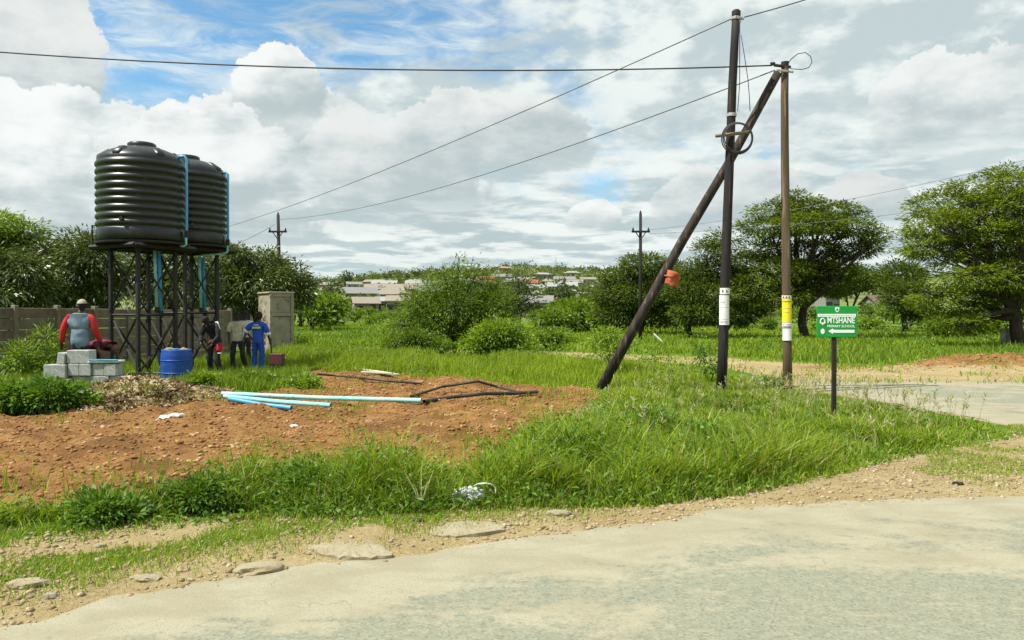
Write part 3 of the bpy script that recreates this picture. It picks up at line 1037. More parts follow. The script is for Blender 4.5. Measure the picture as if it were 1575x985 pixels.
    keep = (sd < -0.05) & in_view(x, y) & (RNG.random(len(x)) < sm(-sd, 0.8, 0.0) * 0.5 * sm(x, -3.5, 0) + sm(fbm(x * 1.1 + 60, y * 1.1, 3), .58, .72) * .5)
    x, y = x[keep], y[keep]
    grass('grass', x, y, 0.05 + 0.18 * RNG.random(len(x)), np.full(len(x), 0.012), M['grass'], 2, 0.8, np.clip(0.3 + .6 * RNG.random(len(x)), 0, .9))


build_grass()


def build_seedheads():
    """thin flowering stems standing above the grass of the island's far side"""
    pts = []
    P = [gxy(*p) for p in [(1290, 645), (1420, 668), (1520, 668), (1480, 645), (1380, 628), (1250, 607), (1120, 596), (1180, 625)]]
    x, y, sd = scatter(P, 16, 8)
    k = sd < 0
    pts += list(zip(x[k], y[k]))
    x, y, sd = scatter(GRASS_FRONT, 3, 9)
    k = (sd < -.3) & (y > 9)
    pts += list(zip(x[k], y[k]))
    mb_v, mb_i, tints = [], [], []
    c = 0
    rnd = random.Random(3)
    for (px, py) in pts:
        b = Vector((px, py, hz(px, py)))
        h = rnd.uniform(0.24, 0.50)
        top = b + Vector((rnd.uniform(-.16, .22), rnd.uniform(-.12, .12), h))
        mid = b.lerp(top, .5) + Vector((0, 0, .03))
        quads = [(b, mid, .004), (mid, top, .0035)]
        for i in range(9):
            t = rnd.uniform(.72, 1.0)
            s = b.lerp(top, t)
            e = s + Vector((rnd.uniform(-.07, .07), rnd.uniform(-.07, .07), rnd.uniform(.0, .07)))
            quads.append((s, e, .006))
        for (a, e, w) in quads:
            sd_ = Vector((rnd.uniform(-1, 1), rnd.uniform(-.3, .3), 0)).normalized() * w
            mb_v += [a - sd_, a + sd_, e + sd_ * .6, e - sd_ * .6]
            mb_i += [c, c + 1, c + 2, c + 3]
            tints += [rnd.random()] * 4
            c += 4
    o = raw_mesh('grass', np.array([tuple(v) for v in mb_v]), np.array(mb_i), np.full(c // 4, 4), M['seed'], {'tint': np.array(tints)})
    props(o, kind='stuff')


build_seedheads()


def rock_base(seed, sub=1, jit=0.22):
    bm = bmesh.new()
    bmesh.ops.create_icosphere(bm, subdivisions=sub, radius=1.0)
    r = random.Random(seed)
    for v in bm.verts:
        v.co *= 1 + r.uniform(-jit, jit)
    V = np.array([tuple(v.co) for v in bm.verts])
    F = np.array([[v.index for v in f.verts] for f in bm.faces])
    bm.free()
    return V, F


def rocks(name, x, y, size, mat, flat=0.6, sink=0.3, sub=1, seed=0):
    r = np.random.default_rng(seed)
    n = len(x)
    V0, F0 = rock_base(seed, sub)
    m = len(V0)
    yaw = r.random(n) * 2 * PI
    s = np.stack([size * (0.7 + .6 * r.random(n)), size * (0.7 + .6 * r.random(n)), size * flat * (0.7 + .6 * r.random(n))], 1)
    V = V0[None] * s[:, None, :]
    V = V + (r.random((n, m, 3)) - .5) * size[:, None, None] * .35
    c, sn = np.cos(yaw)[:, None], np.sin(yaw)[:, None]
    X = V[:, :, 0] * c - V[:, :, 1] * sn + x[:, None]
    Y = V[:, :, 0] * sn + V[:, :, 1] * c + y[:, None]
    Z = V[:, :, 2] + (H(x, y) + size * flat * (1 - 2 * sink) * .5)[:, None]
    idx = (np.arange(n)[:, None, None] * m + F0[None]).ravel()
    o = raw_mesh(name, np.stack([X, Y, Z], 2).reshape(-1, 3), idx, np.full(n * len(F0), 3), mat)
    return props(o, kind='stuff')


def build_loose():
    x, y, sd = scatter(DIRT, 420, 20)
    k = (sd < 0.05) & in_view(x, y)
    x, y = x[k], y[k]
    s = 0.003 + 0.030 * RNG.random(len(x)) ** 6.0
    rocks('soil_clods', x, y, s, M['clod'], .7, .2, 1, 5).name = 'dirt'
    x, y, sd = scatter(VERGE, 900, 21)
    near = sm(fbm(x * 1.3 + 70, y * 1.3, 3), .35, .6)
    k = (sd < 0.05) & in_view(x, y) & (RNG.random(len(x)) < .25 + .75 * near) & (y > road_edge_y(x) - .15)
    x, y = x[k], y[k]
    s = 0.004 + 0.020 * RNG.random(len(x)) ** 4.0
    rocks('gravel', x, y, s, M['pebble'], .6, .3, 1, 6)
    n = 1500
    x, y = HEAP[0] + RNG.normal(size=n) * 2.6, HEAP[1] + RNG.normal(size=n) * .8
    rocks('soil_clods', x, y, 0.012 + 0.045 * RNG.random(n) ** 4, M['clod'], .7, .2, 1, 9).name = 'dirt'
    x, y, sd = scatter(TRACK, 9, 24)
    k = (sd < 0) & in_view(x, y)
    rocks('gravel', x[k], y[k], 0.015 + 0.04 * RNG.random(k.sum()) ** 3, M['pebble'], .6, .3, 1, 10)
    # grit thrown onto the road
    n = 1800
    x = RNG.random(n) * 12 - 5
    y = road_edge_y(x) - RNG.random(n) ** 2.2 * 2.2
    k = in_view(x, y)
    rocks('gravel', x[k], y[k], 0.003 + 0.007 * RNG.random(k.sum()) ** 3, M['pebble'], .6, .1, 1, 7)


build_loose()


# ------------------------------------------------------------------ leaves, trees, bushes
def crown_points(blobs, clumps, per, spread, flat, seed, shell=0.55):
    """blobs: (centre, radii). returns leaf bases, outward directions, tints"""
    r = np.random.default_rng(seed)
    vol = np.array([b[1][0] * b[1][1] * b[1][2] for b in blobs]) ** 0.75
    share = vol / vol.sum()
    Cs, Ds, Ts = [], [], []
    for (c, rad), s in zip(blobs, share):
        k = max(3, int(clumps * s))
        d = unit(r.normal(size=(k, 3)))
        rr = shell + (1.06 - shell) * r.random(k) ** 0.7
        cc = np.asarray(c) + d * rr[:, None] * np.asarray(rad)
        base_t = r.random(k)
        m = r.integers(int(per * .5), int(per * 1.5), k)
        rep = np.repeat(np.arange(k), m)
        g = r.normal(size=(len(rep), 3)) * np.array([spread, spread, spread * flat])
        Cs.append(cc[rep] + g)
        out = d[rep] * 0.7 + unit(g + 1e-6) * 0.9
        Ds.append(out)
        Ts.append(0.55 * base_t[rep] + 0.45 * r.random(len(rep)))
    return np.concatenate(Cs), np.concatenate(Ds), np.concatenate(Ts)


def wood(parent, base, fork, blobs, r0, seed, mat, twigs=5, name='trunk', bendy=0.12):
    """trunk, a limb to every blob, twigs inside the blob"""
    rnd = random.Random(seed)
    mb = MB()
    base, fork = Vector(base), Vector(fork)
    L = (fork - base).length
    n = 7
    path = [base.lerp(fork, i / (n - 1)) + Vector((rnd.uniform(-1, 1), rnd.uniform(-1, 1), 0)) * L * 0.03 * (0 < i < n - 1) for i in range(n)]
    path[0] -= Vector((0, 0, .15))
    mb.tube(path, [r0 * (1.35 if i == 0 else 1.0 - 0.35 * i / (n - 1)) for i in range(n)], 9)
    for (c, rad) in blobs:
        c = Vector(c)
        s = path[rnd.randint(n - 3, n - 1)]
        d = c - s
        pts = []
        k = 6
        bow = Vector((rnd.uniform(-1, 1), rnd.uniform(-1, 1), rnd.uniform(.2, 1))) * d.length * bendy
        for i in range(k):
            t = i / (k - 1)
            pts.append(s + d * t + bow * math.sin(PI * t))
        ra = r0 * 0.55
        mb.tube(pts, [ra * (1 - .75 * i / (k - 1)) for i in range(k)], 6, cap=False)
        for j in range(twigs):
            v = Vector((rnd.gauss(0, 1), rnd.gauss(0, 1), rnd.gauss(.25, .8))).normalized()
            e = c + Vector((v.x * rad[0], v.y * rad[1], v.z * rad[2])) * .92
            st = pts[rnd.randint(2, k - 1)]
            md = st.lerp(e, .5) + Vector((rnd.uniform(-1, 1), rnd.uniform(-1, 1), rnd.uniform(-.3, 1))) * (e - st).length * .1
            mb.tube([st, md, e], [ra * .30, ra * .2, ra * .06], 5, cap=False)
    return mb.build(name, mat, parent, smooth=True)


def tree(name, label, cat, base, fork_h, blobs_px, y0, leaf, mat, r0, seed, clumps, per, spread, flat, bark='bark', group=None,
         depth=0.8, yj=0.5, twigs=5, shell=.55, droop=0.0, tint_bias=0.0):
    """blobs_px: (px, row, half width, half height) in photo pixels at the tree's distance y0, turned into metres"""
    rnd = random.Random(seed)
    base = Vector(base)
    t = thing(name, label, cat, base, 0, group)
    blobs = []
    for (px, py, rx, ry) in blobs_px:
        w = W(px, py, y0)
        s = y0 / FPX
        dy = rnd.uniform(-1, 1) * yj * rx * s
        blobs.append(((w.x - base.x, dy, w.z - base.z), (rx * s, rx * s * depth, ry * s)))
    fork = Vector((rnd.uniform(-.2, .2), 0, fork_h))
    wood(t, (0, 0, 0), fork, blobs, r0, seed, M[bark], twigs)
    C, D, T = crown_points(blobs, clumps, per, spread, flat, seed, shell)
    D = D + np.array([0, 0, -droop])
    L = leaf[0] * (0.7 + .6 * RNG.random(len(C)))
    o = leaf_cloud('crown', C, D, L, leaf[1] * (0.7 + .6 * RNG.random(len(C))), M[mat], T * 0.95 + tint_bias, t)
    return t


def build_trees():
    X = lambda px, y: (px - 787.5) / FPX * y
    # right: the big thorn tree
    tree('thorn_tree', 'large bright green thorn tree filling the right edge above the side road', 'tree', (X(1566, 38), 38, 0), 2.2,
         [(1590, 282, 80, 30), (1525, 288, 60, 26), (1480, 312, 60, 26), (1560, 320, 90, 26), (1440, 340, 52, 24), (1500, 350, 80, 26), (1408, 378, 34, 20), (1450, 385, 60, 20),
          (1545, 372, 80, 28), (1600, 400, 75, 32), (1460, 425, 55, 18), (1530, 425, 60, 22), (1425, 455, 40, 16), (1485, 465, 70, 20), (1580, 462, 70, 22), (1455, 498, 45, 14), (1510, 500, 50, 14),
          (1660, 330, 80, 60), (1680, 440, 85, 50), (1630, 300, 60, 40)],
         38, (0.20, 0.055), 'acacia', 0.34, 11, 1450, 46, 0.23, 0.30, yj=.8, twigs=7)
    tree('thorn_tree', 'dark spreading thorn tree standing right behind the brown wooden pole', 'tree', (X(1236, 50), 50, hz(X(1236, 50), 50)), 3.0,
         [(1195, 325, 36, 14), (1240, 316, 34, 13), (1285, 325, 46, 14), (1175, 352, 44, 14), (1230, 350, 50, 16), (1300, 352, 44, 14), (1342, 362, 24, 9), (1180, 385, 44, 14), (1255, 382, 46, 14),
          (1315, 385, 32, 12), (1285, 412, 40, 14), (1150, 405, 34, 16), (1198, 420, 40, 18), (1222, 306, 22, 8), (1160, 440, 34, 18), (1255, 415, 40, 14), (1200, 455, 34, 14), (1290, 440, 30, 12), (1335, 378, 18, 12), (1245, 440, 34, 12), (1150, 470, 30, 14)],
         50, (0.25, 0.07), 'acacia', 0.30, 12, 1000, 36, 0.27, 0.36, yj=.8, twigs=7, tint_bias=-.16)
    tree('dark_tree', 'dark bushy tree in the field between the two black poles', 'tree', (X(1060, 50), 50, hz(X(1060, 50), 50)), 1.8,
         [(1088, 388, 22, 14), (1112, 368, 22, 12), (1068, 418, 34, 16), (1112, 420, 40, 20), (1050, 448, 30, 16), (1090, 455, 46, 18), (1075, 482, 44, 16), (1125, 480, 36, 18), (1140, 448, 26, 18)],
         50, (0.24, 0.07), 'acaciad', 0.25, 13, 640, 32, 0.25, 0.5, yj=.7)
    tree('dark_tree', 'dark leafy tree behind the leaning wooden strut', 'tree', (X(985, 56), 56, hz(X(985, 56), 56)), 1.6,
         [(985, 408, 34, 14), (958, 428, 30, 16), (1015, 422, 34, 18), (940, 450, 26, 18), (985, 452, 44, 22), (1025, 462, 34, 24), (955, 480, 34, 16), (1000, 488, 36, 14), (1040, 440, 22, 16)],
         56, (0.26, 0.08), 'acaciad', 0.28, 14, 640, 34, 0.28, 0.5, yj=.7)
    tree('dark_tree', 'dark leafy tree in the gap between the two thorn trees', 'tree', (X(1392, 62), 62, hz(X(1392, 62), 62)), 1.5,
         [(1392, 425, 32, 22), (1380, 455, 30, 18), (1412, 470, 26, 16)],
         62, (0.30, 0.09), 'acaciad', 0.25, 15, 280, 32, 0.32, 0.5)
    tree('dark_tree', 'low dark tree behind the green sign, left of a grey house', 'tree', (X(1305, 78), 78, hz(X(1305, 78), 78)), 1.0,
         [(1312, 424, 26, 12), (1290, 440, 32, 14), (1330, 432, 22, 12)],
         78, (0.32, 0.10), 'acaciad', 0.22, 16, 240, 30, 0.36, 0.5)
    # left: mango trees behind the wall
    tree('feathery_tree', 'pale feathery tree at the left edge behind the wall', 'tree', (X(-10, 30), 30, 0), 2.2,
         [(0, 345, 36, 16), (34, 356, 28, 14), (10, 372, 40, 14), (-30, 380, 40, 30), (5, 395, 40, 22), (-60, 350, 50, 30)],
         30, (0.22, 0.055), 'bush', 0.16, 21, 260, 42, 0.22, 0.5, tint_bias=.1)
    tree('mango_tree', 'dense mango tree left of the water tanks behind the wall', 'tree', (X(110, 30), 30, 0), 1.2,
         [(110, 392, 50, 30), (70, 405, 36, 32), (150, 405, 46, 34), (100, 435, 60, 36), (160, 440, 40, 34), (130, 375, 30, 14)],
         30, (0.20, 0.055), 'mango', 0.22, 22, 620, 30, 0.17, 0.7, droop=.5, shell=.45)
    tree('mango_tree', 'dark mango tree at the left edge behind the fence of planks', 'tree', (X(20, 27), 27, 0), 1.2,
         [(15, 420, 46, 30), (-30, 425, 50, 45), (30, 450, 40, 26), (-10, 460, 50, 24)],
         27, (0.20, 0.055), 'mango', 0.2, 23, 420, 26, 0.20, 0.7, droop=.5, shell=.45, tint_bias=-.08)
    tree('mango_tree', 'mango tree seen through the legs of the tank towers', 'tree', (X(250, 33), 33, 0), 1.2,
         [(215, 395, 44, 28), (262, 405, 46, 32), (300, 400, 40, 28), (240, 440, 56, 34), (295, 445, 44, 30)],
         33, (0.20, 0.055), 'mango', 0.2, 24, 480, 26, 0.22, 0.7, droop=.5, shell=.45)
    tree('mango_tree', 'mango tree right of the water tanks above the concrete booth', 'tree', (X(395, 36), 36, 0), 1.3,
         [(352, 408, 36, 26), (392, 408, 48, 22), (345, 440, 36, 30), (400, 440, 52, 34), (442, 430, 34, 22), (452, 452, 24, 22), (375, 395, 28, 10)],
         36, (0.21, 0.058), 'mango', 0.22, 25, 620, 30, 0.18, 0.7, droop=.5, shell=.45, tint_bias=.04)
    # the thicket in the middle
    tree('feathery_tree', 'tall feathery shrub tree in the middle of the field', 'tree', (X(700, 33), 33, 0), 0.8,
         [(698, 432, 22, 18), (722, 424, 16, 18), (672, 448, 24, 20), (744, 446, 26, 22), (645, 470, 26, 20), (700, 468, 34, 24), (765, 470, 24, 22), (622, 495, 24, 18), (665, 492, 32, 20), (728, 492, 36, 22),
          (775, 500, 22, 16), (650, 520, 40, 14), (712, 520, 40, 14), (706, 410, 6, 16), (738, 416, 5, 14), (655, 440, 7, 16), (630, 462, 7, 14), (684, 424, 6, 16), (766, 436, 6, 15), (786, 466, 8, 14), (604, 500, 12, 12)],
         33, (0.17, 0.040), 'bush', 0.10, 31, 470, 34, 0.19, 1.0, yj=.8, twigs=9, shell=.25)
    tree('shrub', 'dense bright leafy shrub in front of the feathery shrub tree', 'shrub', (X(770, 29), 29, 0), 0.3,
         [(762, 510, 30, 16), (788, 518, 24, 14), (738, 530, 28, 14), (800, 534, 20, 14), (768, 536, 34, 12), (745, 512, 16, 12)],
         29, (0.12, 0.065), 'bushl', 0.05, 32, 200, 30, 0.17, 0.9, shell=.3)
    tree('shrub', 'dark low shrub at the left foot of the feathery shrub tree', 'shrub', (X(625, 31), 31, 0), 0.3,
         [(632, 522, 30, 12), (660, 532, 34, 11), (605, 532, 20, 9)],
         31, (0.13, 0.05), 'bush', 0.05, 33, 200, 28, 0.13, 0.8, tint_bias=-.1, shell=.4)
    tree('dry_tree', 'brownish half bare tree standing right behind the thicket', 'tree', (X(797, 60), 60, hz(X(797, 60), 60)), 1.5,
         [(797, 445, 20, 16), (785, 462, 18, 16), (808, 462, 18, 16), (797, 430, 10, 8)],
         60, (0.30, 0.08), 'fartree', 0.16, 34, 90, 20, 0.3, 0.7, bark='barkg', twigs=14)
    tree('sapling', 'slender light green sapling beside the foot of the strut', 'sapling', (X(940, 21), 21, hz(X(940, 21), 21)), 0.5,
         [(938, 515, 18, 8), (918, 525, 14, 6), (955, 528, 14, 7), (930, 540, 20, 7)],
         21, (0.12, 0.035), 'bushl', 0.018, 35, 60, 16, 0.10, 0.5, twigs=6, bark='barkg')
    tree('sapling', 'thin leafy sapling in the grass just left of the tall black pole', 'sapling', (X(1090, 18.4), 18.4, hz(X(1090, 18.4), 18.4)), 0.35,
         [(1092, 560, 8, 14), (1084, 545, 7, 8)], 18.4, (0.10, 0.035), 'weed', 0.012, 36, 26, 12, 0.07, 0.8, twigs=3)
    # weeds and shrubs near the wall and the soil
    tree('shrub', 'dark green leafy weed shrub at the left edge beside the dug soil', 'shrub', (X(60, 12.8), 12.8, hz(X(60, 12.8), 12.8)), 0.12,
         [(35, 612, 44, 20), (90, 608, 36, 18), (-5, 622, 36, 22), (62, 630, 50, 18), (122, 622, 28, 14), (20, 640, 44, 14), (100, 640, 34, 12), (-40, 616, 40, 26), (60, 596, 22, 12)],
         12.8, (0.085, 0.045), 'weed', 0.015, 41, 620, 26, 0.065, 0.8, shell=.25)
    tree('tall_weed', 'tall pale weed growing against the wall left of the seated blocks', 'plant', (X(62, 19.2), 19.2, hz(X(62, 19.2), 19.2)), 0.3,
         [(70, 525, 12, 18), (45, 545, 18, 20), (75, 555, 16, 20), (25, 555, 16, 22), (58, 575, 24, 14)],
         19.2, (0.16, 0.03), 'bushl', 0.014, 42, 130, 18, 0.10, 1.0)
    tree('weed', 'rounded bright weed clump beside the blue drum', 'plant', (X(318, 17.9), 17.9, hz(X(318, 17.9), 17.9)), 0.1,
         [(318, 588, 22, 12), (300, 592, 14, 10), (336, 596, 14, 9)], 17.9, (0.10, 0.05), 'bushl', 0.012, 43, 120, 20, 0.06, 0.8)
    tree('weed', 'low leafy weed clump in front of the man in blue overalls', 'plant', (X(390, 17.6), 17.6, hz(X(390, 17.6), 17.6)), 0.1,
         [(390, 588, 30, 10), (365, 596, 24, 8), (420, 594, 26, 9)], 17.6, (0.10, 0.045), 'bush', 0.012, 44, 130, 20, 0.07, 0.8)
    tree('weed', 'grey green weed clump at the edge of the soil right of the shovel', 'plant', (X(462, 17.2), 17.2, hz(X(462, 17.2), 17.2)), 0.1,
         [(462, 590, 26, 9), (440, 598, 20, 8), (482, 598, 14, 6)], 17.2, (0.10, 0.045), 'bushl', 0.012, 45, 110, 20, 0.06, 0.8)
    dk = [(1000, 650, 70, 34, 'dark leafy weed patch in the tall grass below the strut'), (880, 690, 70, 34, 'dark weed clump at the soil end of the grass island'),
          (1085, 675, 56, 30, 'dark weed clump in the middle of the grass island'), (600, 728, 64, 32, 'dark weed clump in the strip left of the dry stalks'),
          (470, 745, 64, 32, 'dark weed clump in the middle of the roadside strip'), (160, 782, 60, 26, 'dark weed clump in the left part of the roadside strip'),
          (1185, 590, 26, 9, 'small dark weed patch between the two tall poles'), (310, 760, 56, 30, 'dark weed clump left of the middle of the roadside strip')]
    for i, (px, py, rx, ry, lab) in enumerate(dk):
        x, y = gxy(px, py + ry)
        tree('weed', lab, 'plant', (x, y, hz(x, y)), 0.06, [(px, py, rx * .5, ry * .7), (px - rx * .55, py + ry * .35, rx * .4, ry * .5), (px + rx * .55, py + ry * .35, rx * .4, ry * .5)],
             y, (0.060, 0.022), 'weed', 0.006, 50 + i, int(70 + rx * 1.0), 16, 0.06, 0.8, shell=.1, depth=1.2, tint_bias=.02)


build_trees()


# ------------------------------------------------------------------ far bushes and trees
def far_tree_proto(seed, mat, tall, leaf, n_blob, clumps=46, per=11):
    rnd = random.Random(seed)
    t = thing('far_tree', 'x', 'tree')
    blobs = []
    for i in range(n_blob):
        a = rnd.uniform(0, 2 * PI)
        rr = rnd.uniform(.1, .55)
        z = rnd.uniform(.40, .80) * tall
        s = rnd.uniform(.30, .48)
        blobs.append(((math.cos(a) * rr, math.sin(a) * rr, z), (s, s, s * .62)))
    wood(t, (0, 0, 0), (0, 0, .28 * tall), blobs, 0.055, seed, M['bark'], 2)
    C, D, T = crown_points(blobs, clumps, per, 0.09, .7, seed, .5)
    leaf_cloud('crown', C, D, leaf, leaf * .5, M[mat], T, t)
    return t


def build_far_trees():
    protos = [far_tree_proto(101, 'fartree', 1.5, .17, 6), far_tree_proto(102, 'fartree2', 1.2, .17, 5), far_tree_proto(103, 'fartree', 2.0, .16, 6),
              far_tree_proto(104, 'bush', .95, .15, 6, 70, 14), far_tree_proto(105, 'bushl', .85, .15, 6, 70, 14)]
    used = set()

    def put(kind, x, y, s, label, group, name, cat='tree', dz=0.0, sz=1.0):
        o = protos[kind] if kind not in used else copy_tree(protos[kind])
        used.add(kind)
        o.name = name
        o.location = (x, y, hz(x, y) - 0.05 * s + dz)
        o.scale = (s, s, s * sz)
        o.rotation_euler = (0, 0, rnd.uniform(0, 6.28))
        props(o, label, cat, group)

    rnd = random.Random(5)
    # bushes in the field this side of the town: (px, y, size, kind)
    mid = [(480, 66, 3.4, 3), (462, 74, 3.6, 3), (500, 84, 2.9, 3), (516, 78, 1.7, 3), (545, 88, 1.6, 3), (572, 80, 1.2, 4), (590, 92, 1.5, 3), (560, 104, 2.0, 3), (530, 110, 2.6, 3),
           (835, 66, 1.5, 3), (862, 58, 2.0, 3), (885, 64, 2.6, 3), (905, 62, 2.9, 3), (872, 84, 1.8, 3), (920, 84, 3.4, 3), (848, 92, 1.5, 4), (940, 58, 2.6, 3), (600, 110, 1.5, 4), (615, 84, 1.4, 3), (633, 90, 1.8, 3),
           (1150, 70, 2.0, 3), (1190, 66, 1.4, 3), (1262, 66, 1.2, 4), (1335, 64, 1.6, 4), (1440, 50, 1.8, 3), (1490, 52, 2.2, 3), (1540, 58, 2.4, 4), (1240, 90, 2.2, 3), (1100, 74, 2.0, 4), (1040, 66, 2.0, 3), (820, 84, 1.6, 3), (1400, 74, 2.6, 3), (838, 36, 1.1, 3), (868, 39, .9, 4), (850, 45, 1.2, 3), (1205, 95, 2.4, 3), (1340, 96, 2.2, 3), (1375, 90, 2.4, 3), (1160, 92, 2.4, 3), (1285, 95, 2.0, 3)]
    for (px, y, s, k) in mid:
        zone = 'between the concrete booth and the thicket' if px < 700 else 'between the thicket and the leaning strut' if px < 960 else 'behind the poles and the green sign' if px < 1395 else 'under the large thorn tree at the right'
        put(k, (px - 787.5) / FPX * y, y, s, ('green bush in the field ' if k == 3 else 'light green bush in the field ') + zone,
            'bushes ' + zone, 'bush', 'bush', 0, rnd.uniform(.8, 1.15))
    # trees on the skyline: (px, top row, y, kind)
    sky = [(530, 413, 470, 2), (548, 424, 560, 1), (560, 423, 600, 0), (575, 427, 640, 0), (594, 420, 600, 2), (601, 420, 640, 2), (610, 422, 640, 0), (642, 411, 640, 0), (654, 415, 660, 0), (668, 418, 660, 0),
           (690, 412, 690, 0), (520, 428, 420, 0), (505, 430, 400, 0), (490, 432, 380, 1), (770, 407, 745, 0), (780, 403, 745, 0), (790, 404, 748, 0), (800, 404, 746, 0), (810, 406, 744, 0), (760, 412, 740, 0),
           (840, 412, 745, 1), (875, 411, 750, 1), (895, 411, 750, 0), (920, 410, 750, 0), (940, 409, 740, 0), (960, 406, 720, 0), (985, 404, 700, 0), (735, 412, 720, 1), (1380, 402, 300, 0), (1345, 405, 320, 0), (1300, 410, 340, 0)]
    for (px, top, y, k) in sky:
        x = (px - 787.5) / FPX * y
        g0 = hz(x, y)
        s = max(3.0, (EYE + (HOR - top) / FPX * y - g0) / (1.5 if k == 0 else 1.2 if k == 1 else 2.0) * 1.05)
        s = min(s, 9.0)
        zone = 'left of the thicket' if px < 720 else 'crowning the wooded knoll' if px < 815 else 'along the ridge right of the knoll' if px < 1100 else 'behind the thorn trees'
        put(k, x, y, s * 1.15, 'dark tree on the skyline ' + zone, 'skyline trees ' + zone, 'far_tree', dz=-.30 * s)
    # low scrub on the slopes, too much to count
    n = 8500
    sy = 115 + 640 * RNG.random(n) ** 1.25
    sx = sy * (RNG.random(n) * .62 - .40)
    kk = (fbm(sx * .02 + 3, sy * .02, 4) > .46) | (sy > 690)
    sx, sy = sx[kk], sy[kk]
    m = 16
    size = np.repeat((.6 + 1.9 * RNG.random(len(sx)) ** 2.2) * np.interp(sy, [500, 700], [1, 1.7]), m)
    C = np.stack([np.repeat(sx, m), np.repeat(sy, m), np.repeat(H(sx, sy), m)], 1) + RNG.normal(size=(len(sx) * m, 3)) * size[:, None] * [.75, .75, .38] + np.stack([size * 0, size * 0, size * .45], 1)
    T = np.clip(.7 * np.repeat(RNG.random(len(sx)), m) + .3 * RNG.random(len(sx) * m), 0, 1)
    o = leaf_cloud('scrub', C, RNG.normal(size=C.shape), size * .75, size * .42, M['fartree2'], T)
    props(o, 'low green scrub covering the far hillside', kind='stuff')
    # trees among the houses
    for i in range(110):
        px = rnd.uniform(470, 960)
        y = rnd.uniform(120, 640) if rnd.random() < .75 else rnd.uniform(110, 240)
        if 515 < px < 690 and y < 340 and rnd.random() < .8:
            continue
        x = (px - 787.5) / FPX * y
        put(rnd.choice([0, 1, 1, 1, 2, 0]), x, y, rnd.uniform(1.6, 3.6), 'small tree among the far houses ' + ('left of the thicket' if px < 700 else 'right of the thicket'), 'trees among the far houses ' + ('on the left' if px < 700 else 'on the right'), 'far_tree', sz=rnd.uniform(.8, 1.2))


build_far_trees()


# ------------------------------------------------------------------ houses
HM = {'grey': plain('roof_grey', (0.22, 0.22, 0.21)), 'beige': plain('roof_beige', (0.27, 0.235, 0.185)), 'white': plain('roof_white', (0.31, 0.32, 0.30)),
      'red': plain('roof_red', (0.30, 0.105, 0.06)), 'tan': plain('roof_tan', (0.40, 0.26, 0.12)), 'brown': plain('roof_brown', (0.14, 0.10, 0.075)), 'green': plain('roof_green', (0.20, 0.26, 0.20)),
      'wwall': plain('wall_white', (0.33, 0.32, 0.275)), 'bwall': plain('wall_brick', (0.28, 0.155, 0.105)), 'gwall': plain('wall_grey', (0.25, 0.245, 0.22)),
      'cwall': plain('wall_cream', (0.32, 0.285, 0.21)), 'pane': pmat('dark_pane', (0.02, 0.024, 0.028), (0.03, 0.03, 0.03), 2, 0.15), 'doorc': plain('door_brown', (0.10, 0.06, 0.04))}


def house(label, px, y, w, h, d, roof, wall, kind='gable', rz=0.0, rh=None, nwin=3, z=None, name='house', eave=0.35):
    x = (px - 787.5) / FPX * y
    z0 = hz(x, y) if z is None else z
    t = thing(name, label, 'house', (x, y, z0), rz)
    MB().box((0, 0, h / 2 - 1.5), (w, d, h + 3)).build('wall', HM[wall], t)
    rh = rh or d * 0.28
    e = eave
    a, b = w / 2 + e, d / 2 + e
    m = MB()
    th = 0.12
    if kind == 'gable':
        prof = [(-b, 0), (0, rh), (b, 0), (b, th), (0, rh + th), (-b, th)]
        v = [(-a, p, q + h - .02) for p, q in prof] + [(a, p, q + h - .02) for p, q in prof]
        m.add(v, [(0, 1, 7, 6), (1, 2, 8, 7), (2, 3, 9, 8), (3, 4, 10, 9), (4, 5, 11, 10), (5, 0, 6, 11), (0, 5, 4, 1), (1, 4, 3, 2), (6, 7, 10, 11), (7, 8, 9, 10)])
        g = MB()
        for s in (-1, 1):
            gx = s * (w / 2 - .03)
            g.add([(gx, -d / 2, h), (gx, d / 2, h), (gx, 0, h + rh * (d / 2) / b - .03)], [(0, 1, 2)])
        g.build('gable', HM[wall], t)
    elif kind == 'hip':
        r = max(0.2, a - b)
        v = [(-a, -b, h), (a, -b, h), (a, b, h), (-a, b, h), (-a, -b, h + th), (a, -b, h + th), (a, b, h + th), (-a, b, h + th), (-r, 0, h + rh), (r, 0, h + rh)]
        m.add(v, [(3, 2, 1, 0), (0, 1, 5, 4), (1, 2, 6, 5), (2, 3, 7, 6), (3, 0, 4, 7), (4, 5, 9, 8), (5, 6, 9), (6, 7, 8, 9), (7, 4, 8)])
    else:
        v = [(-a, -b, h), (a, -b, h), (a, b, h + rh), (-a, b, h + rh), (-a, -b, h + th), (a, -b, h + th), (a, b, h + rh + th), (-a, b, h + rh + th)]
        m.add(v, [(3, 2, 1, 0), (4, 5, 6, 7), (0, 1, 5, 4), (1, 2, 6, 5), (2, 3, 7, 6), (3, 0, 4, 7)])
    m.build('roof', HM[roof], t)
    n = nwin + 1
    for i in range(n):
        cx = -w / 2 + w * (i + .5) / n
        if i == n // 2:
            MB().box((cx, -d / 2 - .02, 1.0), (0.9, .1, 2.0)).build('door', HM['doorc'], t)
        else:
            f = MB().box((cx, -d / 2 - .01, h * .58), (1.3, .12, 1.1)).build('window', HM['wwall'], t)
            MB().box((cx, -d / 2 - .06, h * .58), (1.1, .08, .9)).build('pane', HM['pane'], f)
    return t


